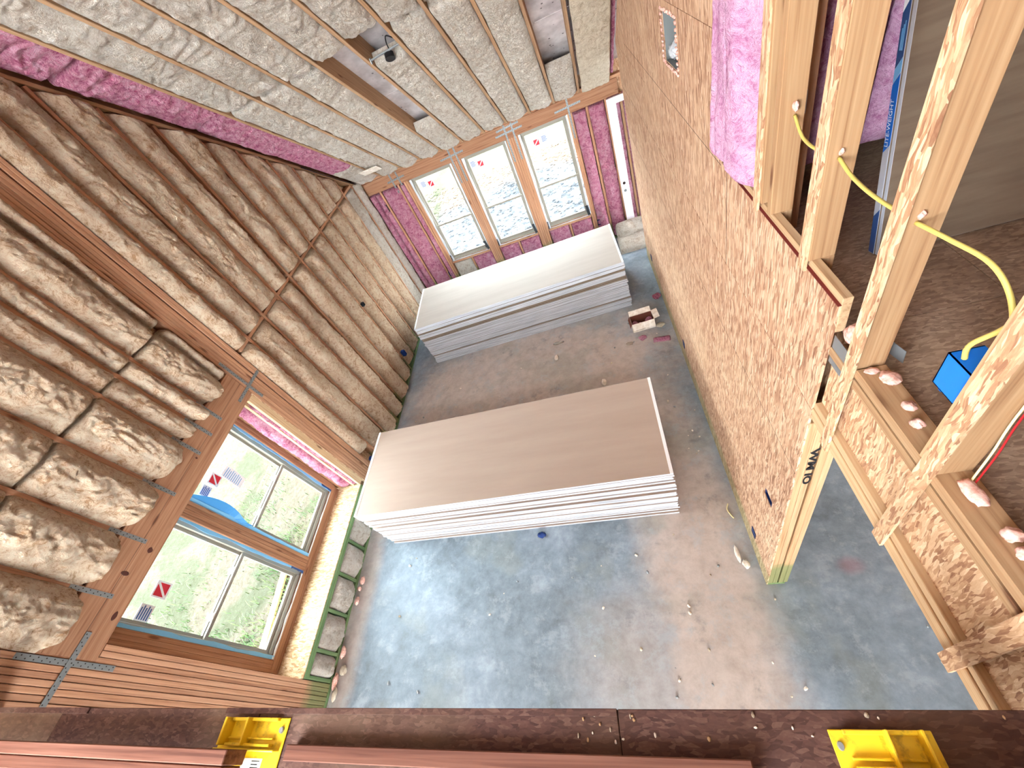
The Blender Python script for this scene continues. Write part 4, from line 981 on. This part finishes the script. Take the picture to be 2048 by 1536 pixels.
blob((W + 0.040, 1.026, 3.828), 0.008, 0.006, 0.010, 9, 'foam crumbs round the cable hole of the second upstairs stud')
blob((W + 0.030, 0.613, 3.828), 0.008, 0.006, 0.010, 10, 'foam crumbs round the cable hole of the third upstairs stud')

# vent boot behind the hole in the OSB wall, ringed with foam
dct = empty('duct_boot', (W + 0.09, 3.21, 3.64))
def dp(nm, x0, x1, y0, y1, z0, z1, m): return slab(nm, x0, x1, y0, y1, z0, z1, m, dct)
dp('side_wall', W + 0.012, W + 0.16, 3.005, 3.008, 3.637, 3.943, 'steel'); dp('side_wall', W + 0.012, W + 0.16, 3.412, 3.415, 3.637, 3.943, 'steel')
dp('floor_plate', W + 0.012, W + 0.16, 3.008, 3.412, 3.637, 3.640, 'steel'); dp('top_plate', W + 0.012, W + 0.16, 3.008, 3.412, 3.940, 3.943, 'steel'); dp('back_plate', W + 0.16, W + 0.163, 3.005, 3.415, 3.637, 3.943, 'steel')
lumpy('crumpled_foil', Vector((W + 0.06, 3.33, 3.642)) - dct.location, 0.04, 0.07, 0.05, 'flash_silver', 3, dct, 0.6, 3)
tag(dct, 'grey metal vent boot inside the hole in the OSB wall', 'duct')
rg = random.Random(9); ring = empty('foam_ring', (W, 3.21, 3.64)); tag(ring, 'crumbly pink foam bead round the hole in the OSB wall', 'foam')
for i in range(40):
    t = i / 40 * 4; s = int(t); f = t - s
    y, z = ((3.0 + 0.42 * f, 3.632), (3.422, 3.635 + 0.31 * f), (3.42 - 0.42 * f, 3.948), (2.998, 3.945 - 0.31 * f))[s]
    o = lumpy('foam_lump', Vector((W - 0.004, y, z - 0.008)) - ring.location, 0.008, 0.020 + 0.012 * rg.random(), 0.008 + 0.008 * rg.random(), 'foam', i, ring, 0.5, 2, 1)

# ceiling lamp box on a bar hanger
lb = empty('lamp_box', cpt(2.31, 4.915, 0.03)); tag(lb, 'black lamp box hanging on a steel bar between two rafters', 'electrical box')
def lpt(x, y, o): return cpt(x, y, o) - lb.location
o = beam('bar_hanger', cpt(2.126, 4.905, 0.025), cpt(2.492, 4.88, 0.025), 0.022, 0.012, 'steel_dull', None, up=nrm); o.parent = lb; o.location = Vector(o.location) - lb.location
bm = bmesh.new(); bmesh.ops.create_cone(bm, cap_ends=True, segments=20, radius1=0.052, radius2=0.048, depth=0.055)
bm2 = bmmesh('box_can', bm, False); can = link('can', bm2, 'cable_black', lb); can.matrix_local = Matrix.Translation(lpt(2.33, 4.93, 0.0)) @ Vector((0, 0, 1)).rotation_difference(nrm).to_matrix().to_4x4()
tb = tube('cable_loop', [cpt(2.36, 4.90, 0.03), cpt(2.38, 4.83, 0.05), cpt(2.42, 4.77, 0.06), cpt(2.46, 4.80, 0.05), cpt(2.485, 4.87, 0.06)], 0.006, 'cable_black', lb)
link('bracket_foot', boxmesh(0.008, 0.05, 0.05, 0, 'steel_dull'), None, lb).location = lpt(2.13, 4.905, 0.02)

# scrap of cardboard stuck in the far ceiling corner, wire along the rake
cd = cbox('cardboard_scrap', 0.44, 0.78, 6.72, 6.88, -0.085, -0.077, 'carton'); tag(cd, 'tan cardboard scrap tucked under the ceiling batts in the far left corner', 'cardboard')
cable('twisted_cable', [cpt(0.02, 6.0, -0.02), cpt(0.03, 6.3, -0.035), cpt(0.02, 6.6, -0.03), cpt(0.03, 6.9, -0.035), cpt(0.03, 7.2, -0.03)], 0.006, 'cable_black', 'dark twisted cable along the top of the left wall near the far corner')

# ---- things on the slab
bx = empty('cardboard_box', (4.275, 4.63, 0.0)); bx.rotation_euler = (0, 0, 0.06); tag(bx, 'small open cardboard box with torn flaps beside the OSB wall', 'box')
def cb(nm, bxs, m, rot=None, loc=(0, 0, 0)):
    bm = bmesh.new()
    for b in bxs: bbox(bm, *b)
    o = link(nm, bmmesh(nm, bm), m, bx, loc)
    if rot: o.rotation_euler = rot
    return o
cb('body', [(-0.17, 0.17, -0.105, -0.10, 0, 0.17), (-0.17, 0.17, 0.10, 0.105, 0, 0.17), (-0.17, -0.165, -0.10, 0.10, 0, 0.17), (0.165, 0.17, -0.10, 0.10, 0, 0.17), (-0.165, 0.165, -0.10, 0.10, 0, 0.004)], 'carton')
cb('lining', [(-0.163, 0.163, -0.098, -0.097, 0.004, 0.165), (-0.163, 0.163, 0.097, 0.098, 0.004, 0.165), (-0.163, -0.162, -0.098, 0.098, 0.004, 0.165), (0.162, 0.163, -0.098, 0.098, 0.004, 0.165), (-0.162, 0.162, -0.097, 0.097, 0.005, 0.006)], 'carton_inside')
cb('flap', [(-0.165, 0.165, 0, 0.08, 0, 0.004)], 'carton', (0.5, 0, 0), (0, 0.104, 0.170)); cb('flap', [(-0.165, 0.165, -0.10, 0, 0, 0.004)], 'carton', (0.95, 0, 0), (0, -0.104, 0.170))
cb('flap', [(0, 0.085, -0.1, 0.1, 0, 0.004)], 'carton', (0, -0.2, 0), (0.168, 0, 0.170)); cb('flap', [(-0.07, 0, -0.1, 0.1, 0, 0.004)], 'carton_inside', (0, -1.2, 0), (-0.168, 0, 0.170))
cb('print_patch', [(-0.12, 0.02, -0.1065, -0.1055, 0.03, 0.10), (0.04, 0.15, -0.1065, -0.1055, 0.05, 0.065), (0.04, 0.15, -0.1065, -0.1055, 0.08, 0.092), (0.04, 0.13, -0.1065, -0.1055, 0.11, 0.12)], 'marker_black')
for i, (x, y) in enumerate(((-0.11, 0.02), (-0.02, -0.03), (0.1, 0.04))):
    tag(lumpy('insulation_scrap', (4.275 + x, 4.63 + y, 0.008), 0.045, 0.04, 0.045, 'wool_pink', 20 + i, None, 0.4), ('left', 'middle', 'right')[i] + ' tuft of pink insulation inside the cardboard box', 'insulation', 'scraps in the cardboard box')
pc = batt((4.36, 4.245, 0.0405), Matrix.Rotation(-0.15, 3, 'Z'), 0.24, 0.085, 'wool_pink', 'rectangular pink insulation offcut on the slab in front of the cardboard box', None, style='loose', depth=0.04, bulge=0.018, res=0.01, ends=(0.02, 0.02), name='insulation_offcut')
def scrap(loc, rx, ry, rz, m, seed, label, group=None, amp=0.5, nm='insulation_scrap', cat='insulation'): return tag(lumpy(nm, loc, rx, ry, rz, m, seed, None, amp, 2.6), label, cat, group)
scrap((4.60, 5.19, 0), 0.06, 0.055, 0.04, 'wool_pink', 31, 'pink insulation tuft on the slab against the OSB wall, beyond the cardboard box')
scrap((4.22, 4.33, 0), 0.05, 0.04, 0.03, 'wool_pink', 32, 'pink tuft on the slab just in front of the cardboard box')
scrap((4.52, 4.52, 0), 0.06, 0.04, 0.025, 'wool_beige', 33, 'beige tuft on the slab to the right of the cardboard box')
scrap((4.02, 4.30, 0), 0.05, 0.03, 0.012, 'wool_cream', 34, 'flat cream shred on the slab left of the pink offcut')
scrap((2.859, 4.373, 0), 0.030, 0.060, 0.025, 'carton', 35, 'cream curl of insulation on the slab between the two drywall stacks')
scrap((3.541, 3.626, 0), 0.035, 0.060, 0.03, 'carton', 36, 'cream curl of insulation on the slab touching the near drywall stack')
scrap((2.90, 4.72, 0), 0.09, 0.03, 0.008, 'wool_cream', 37, 'thin pale shred on the slab beside the far drywall stack')
scrap((2.535, 1.50, 0), 0.05, 0.035, 0.02, 'box_navy', 38, 'dark rag scrap on the slab at the foot of the near stack', None, 0.5, 'rag_scrap', 'scrap')
scrap((4.53, 1.08, 0), 0.02, 0.075, 0.015, 'carton', 39, 'curled pale paper strip on the slab near the wall end', None, 0.4, 'paper_strip', 'scrap')
scrap((4.58, 0.98, 0), 0.03, 0.04, 0.012, 'carton', 40, 'small pale paper scrap on the slab by the wall end', None, 0.5, 'paper_scrap', 'scrap')
cable('wire_offcut', [(4.60, 1.60, 0.006), (4.575, 1.54, 0.010), (4.59, 1.48, 0.006), (4.61, 1.44, 0.006)], 0.006, 'cable_cream', 'curved pale wire offcut on the slab by the OSB wall')
for i, (x, y, rx, ry) in enumerate(((0.085, 1.19, 0.03, 0.05), (0.07, 1.09, 0.02, 0.025), (0.075, 0.95, 0.03, 0.045), (0.06, 0.40, 0.03, 0.06), (0.05, 0.12, 0.028, 0.075), (0.12, 0.22, 0.04, 0.045), (0.09, 0.0, 0.02, 0.06))):
    scrap((x, y, 0), rx, ry, 0.025, 'foam' if i < 5 else 'wool_beige', 50 + i, 'pinkish insulation scrap on the slab under the window seat, %s from the near stack' % ORD[i], 'scraps under the window seat')
rp = random.Random(21); pm = [None, None, None]
for k in range(3):
    t = lumpy('debris_crumb', (0, 0, -5), 0.010, 0.013, 0.008, ('carton', 'steel_dull', 'wool_beige')[k], 60 + k, None, 0.4, 2, 1); pm[k] = t.data; bpy.data.objects.remove(t)
n = 0
while n < 90:
    x = rp.uniform(0.3, 6.2); y = rp.uniform(-0.28, 4.9)
    if 0.3 < x < 4.25 and 1.45 < y < 2.95: continue
    if x > 4.6 and y > 0.7: continue
    if x < 3 and rp.random() < 0.6: continue
    o = link('debris_crumb', pm[rp.randrange(3)]); o.location = (x, y, 0.0); o.rotation_euler = (0, 0, rp.uniform(0, 6)); s = rp.uniform(0.5, 1.6); o.scale = (s, s, s)
    tag(o, 'tiny pale crumb of building debris scattered on the concrete floor', 'debris', 'debris crumbs on the slab'); n += 1

# ---- guard boards and yellow brackets on the loft edge
def board(x0, x1, y0, y1, z0, z1, label, m='rail_wood'): return tag(stick('guard_board', x0, x1, y0, y1, z0, z1, m), label, 'board')
g1 = board(0.0, 2.495, -0.462, -0.424, 3.2535, 3.335, 'left guard board ending at the left yellow bracket', 'rail_wood')
g2 = board(0.0, 2.49, -0.502, -0.464, 3.2535, 3.33, 'second guard board lying behind the left one', 'rail_wood')
g3 = board(2.66, 4.02, -0.447, -0.407, 3.2215, 3.262, 'middle guard board between the two yellow brackets', 'rail_wood')
g4 = board(4.275, 4.66, -0.50, -0.412, 3.2535, 3.32, 'pale board end at the right yellow bracket', 'pine_light')
def bracket(x, y, flip, label):
    r = empty('plastic_bracket', (x, y, 3.2205)); tag(r, label, 'bracket', 'yellow guard brackets')
    s = -1 if flip else 1
    def pb(nm, bl, m='plastic_yellow', bev=0.002):
        bm = bmesh.new()
        for b in bl:
            a0, a1 = sorted((b[0] * s, b[1] * s)); bbox(bm, a0, a1, b[2], b[3], b[4], b[5], bev)
        return link(nm, bmmesh(nm, bm), m, r)
    pb('base_plate', [(-0.15, 0.14, -0.16, 0.0, 0, 0.005)])
    pb('front_ledge', [(-0.115, 0.10, -0.010, 0.0, 0.0, 0.020)]); pb('socket_wall', [(-0.115, -0.105, -0.075, 0.0, 0.0, 0.045)]); pb('socket_wall', [(-0.02, -0.012, -0.075, 0.0, 0.0, 0.04)])
    pb('rib', [(-0.10, 0.10, -0.058, -0.052, 0.004, 0.018)]); pb('rib', [(-0.10, 0.10, -0.076, -0.068, 0.004, 0.026)]); pb('back_wall', [(-0.14, 0.13, -0.088, -0.082, 0, 0.032)])
    bm = bmesh.new(); bmesh.ops.create_cone(bm, cap_ends=True, segments=12, radius1=0.010, radius2=0.008, depth=0.006); sc = link('screw_head', bmmesh('screw_head', bm), 'steel_dull', r); sc.location = (0.118 * s, -0.032, 0.008)
    return r
b1 = bracket(2.47, -0.340, False, 'left yellow plastic guard bracket on the loft edge')
b2 = bracket(4.295, -0.350, True, 'right yellow plastic guard bracket on the loft edge'); b2.scale = (0.68, 0.9, 1)
st = link('label_sticker', boxmesh(0.085, 0.04, 0.0008, 0, 'sticker_white'), None, b1); st.location = (0.03, -0.125, 0.0056)
bm = bmesh.new()
for i in range(4): bbox(bm, 0.0, 0.034 - 0.006 * (i % 2), 0.012 - i * 0.008, 0.0145 - i * 0.008, 0.0005, 0.0009)
link('label_print', bmmesh('label_print', bm), 'marker_black', st)

# ---- outside: grass tufts, a plank, stones
def tufts(name, spots, label):
    rg = np.random.RandomState(4); V = []; Fc = []
    for (cx, cy, rx, ry, n) in spots:
        for _ in range(int(n * 0.55)):
            x = cx + rg.randn() * rx * 0.5; y = cy + rg.randn() * ry * 0.5; h = 0.05 + 0.09 * rg.rand(); a = rg.rand() * 6.28; l = 0.10 * rg.rand(); z = gz(x, y) - 0.01; b = len(V)
            dx, dy = math.cos(a), math.sin(a); w = 0.006
            V += [(x - dy * w, y + dx * w, z), (x + dy * w, y - dx * w, z), (x + dx * l * 0.4 + dy * w * .7, y + dy * l * 0.4 - dx * w * .7, z + h * 0.6), (x + dx * l * 0.4 - dy * w * .7, y + dy * l * 0.4 + dx * w * .7, z + h * 0.6), (x + dx * l, y + dy * l, z + h)]
            Fc += [(b, b + 1, b + 2, b + 3), (b + 3, b + 2, b + 4)]
    o = link(name, mesh(name, V, Fc), 'grass_blade'); o['kind'] = 'stuff'; tag(o, label, 'grass'); return o
tufts('grass', [(-1.9, 1.9, 0.5, 0.7, 900), (-2.9, 2.6, 0.6, 0.8, 700), (-1.8, 0.55, 0.5, 0.5, 800), (-2.6, 0.35, 0.6, 0.5, 800), (-1.5, 1.0, 0.3, 0.6, 500), (-3.6, 1.0, 0.8, 0.8, 500), (-1.35, 2.7, 0.3, 0.4, 300)], 'green grass tufts on the straw covered ground outside the bay')
pk = stick('plank', -1.62, -1.52, -0.4, 1.9, -0.30, -0.26, 'pine_light'); pk.location.z = gz(-1.5, 0.6) + 0.05; pk.rotation_euler = (0, 0.0, math.pi / 2 + 0.12); tag(pk, 'pale plank lying on the ground outside the bay window', 'plank')
def stones():
    rg = np.random.RandomState(8); bm = bmesh.new(); bmesh.ops.create_icosphere(bm, subdivisions=1, radius=1.0); bv = np.array([v.co[:] for v in bm.verts]); bf = [[v.index for v in f.verts] for f in bm.faces]; bm.free(); V = []; Fc = []
    for _ in range(5200):
        x = rg.uniform(-1.5, 6.0); y = 7.8 + 6.4 * rg.rand(); s = 0.02 + 0.05 * rg.rand() ** 2; b = len(V)
        V += (bv * (1 + 0.3 * rg.randn(*bv.shape)) * [s, s, s * .6] + [x, y, gz(x, y)]).tolist(); Fc += [[i + b for i in f] for f in bf]
    o = link('gravel_stones', mesh('gravel_stones', V, Fc), 'steel_dull'); o.data.materials.clear(); o.data.materials.append(MAT['gravel']); o['kind'] = 'stuff'; tag(o, 'loose grey gravel stones outside the far windows', 'gravel')
stones()

# wood chips on the loft edge
rc = random.Random(12)
for i in range(26):
    x = rc.uniform(3.6, 4.55); y = rc.uniform(-0.40, -0.322)
    if 4.17 < x < 4.42 and y < -0.345: continue
    o = tag(lumpy('wood_chip', (x, y, 3.2205), rc.uniform(0.002, 0.006), rc.uniform(0.002, 0.008), 0.002, ('carton', 'wool_beige', 'pine')[i % 3], i, None, 0.4, 2, 1), 'tiny pale wood chip on the dark loft edge near the right bracket', 'debris', 'wood chips on the loft edge')
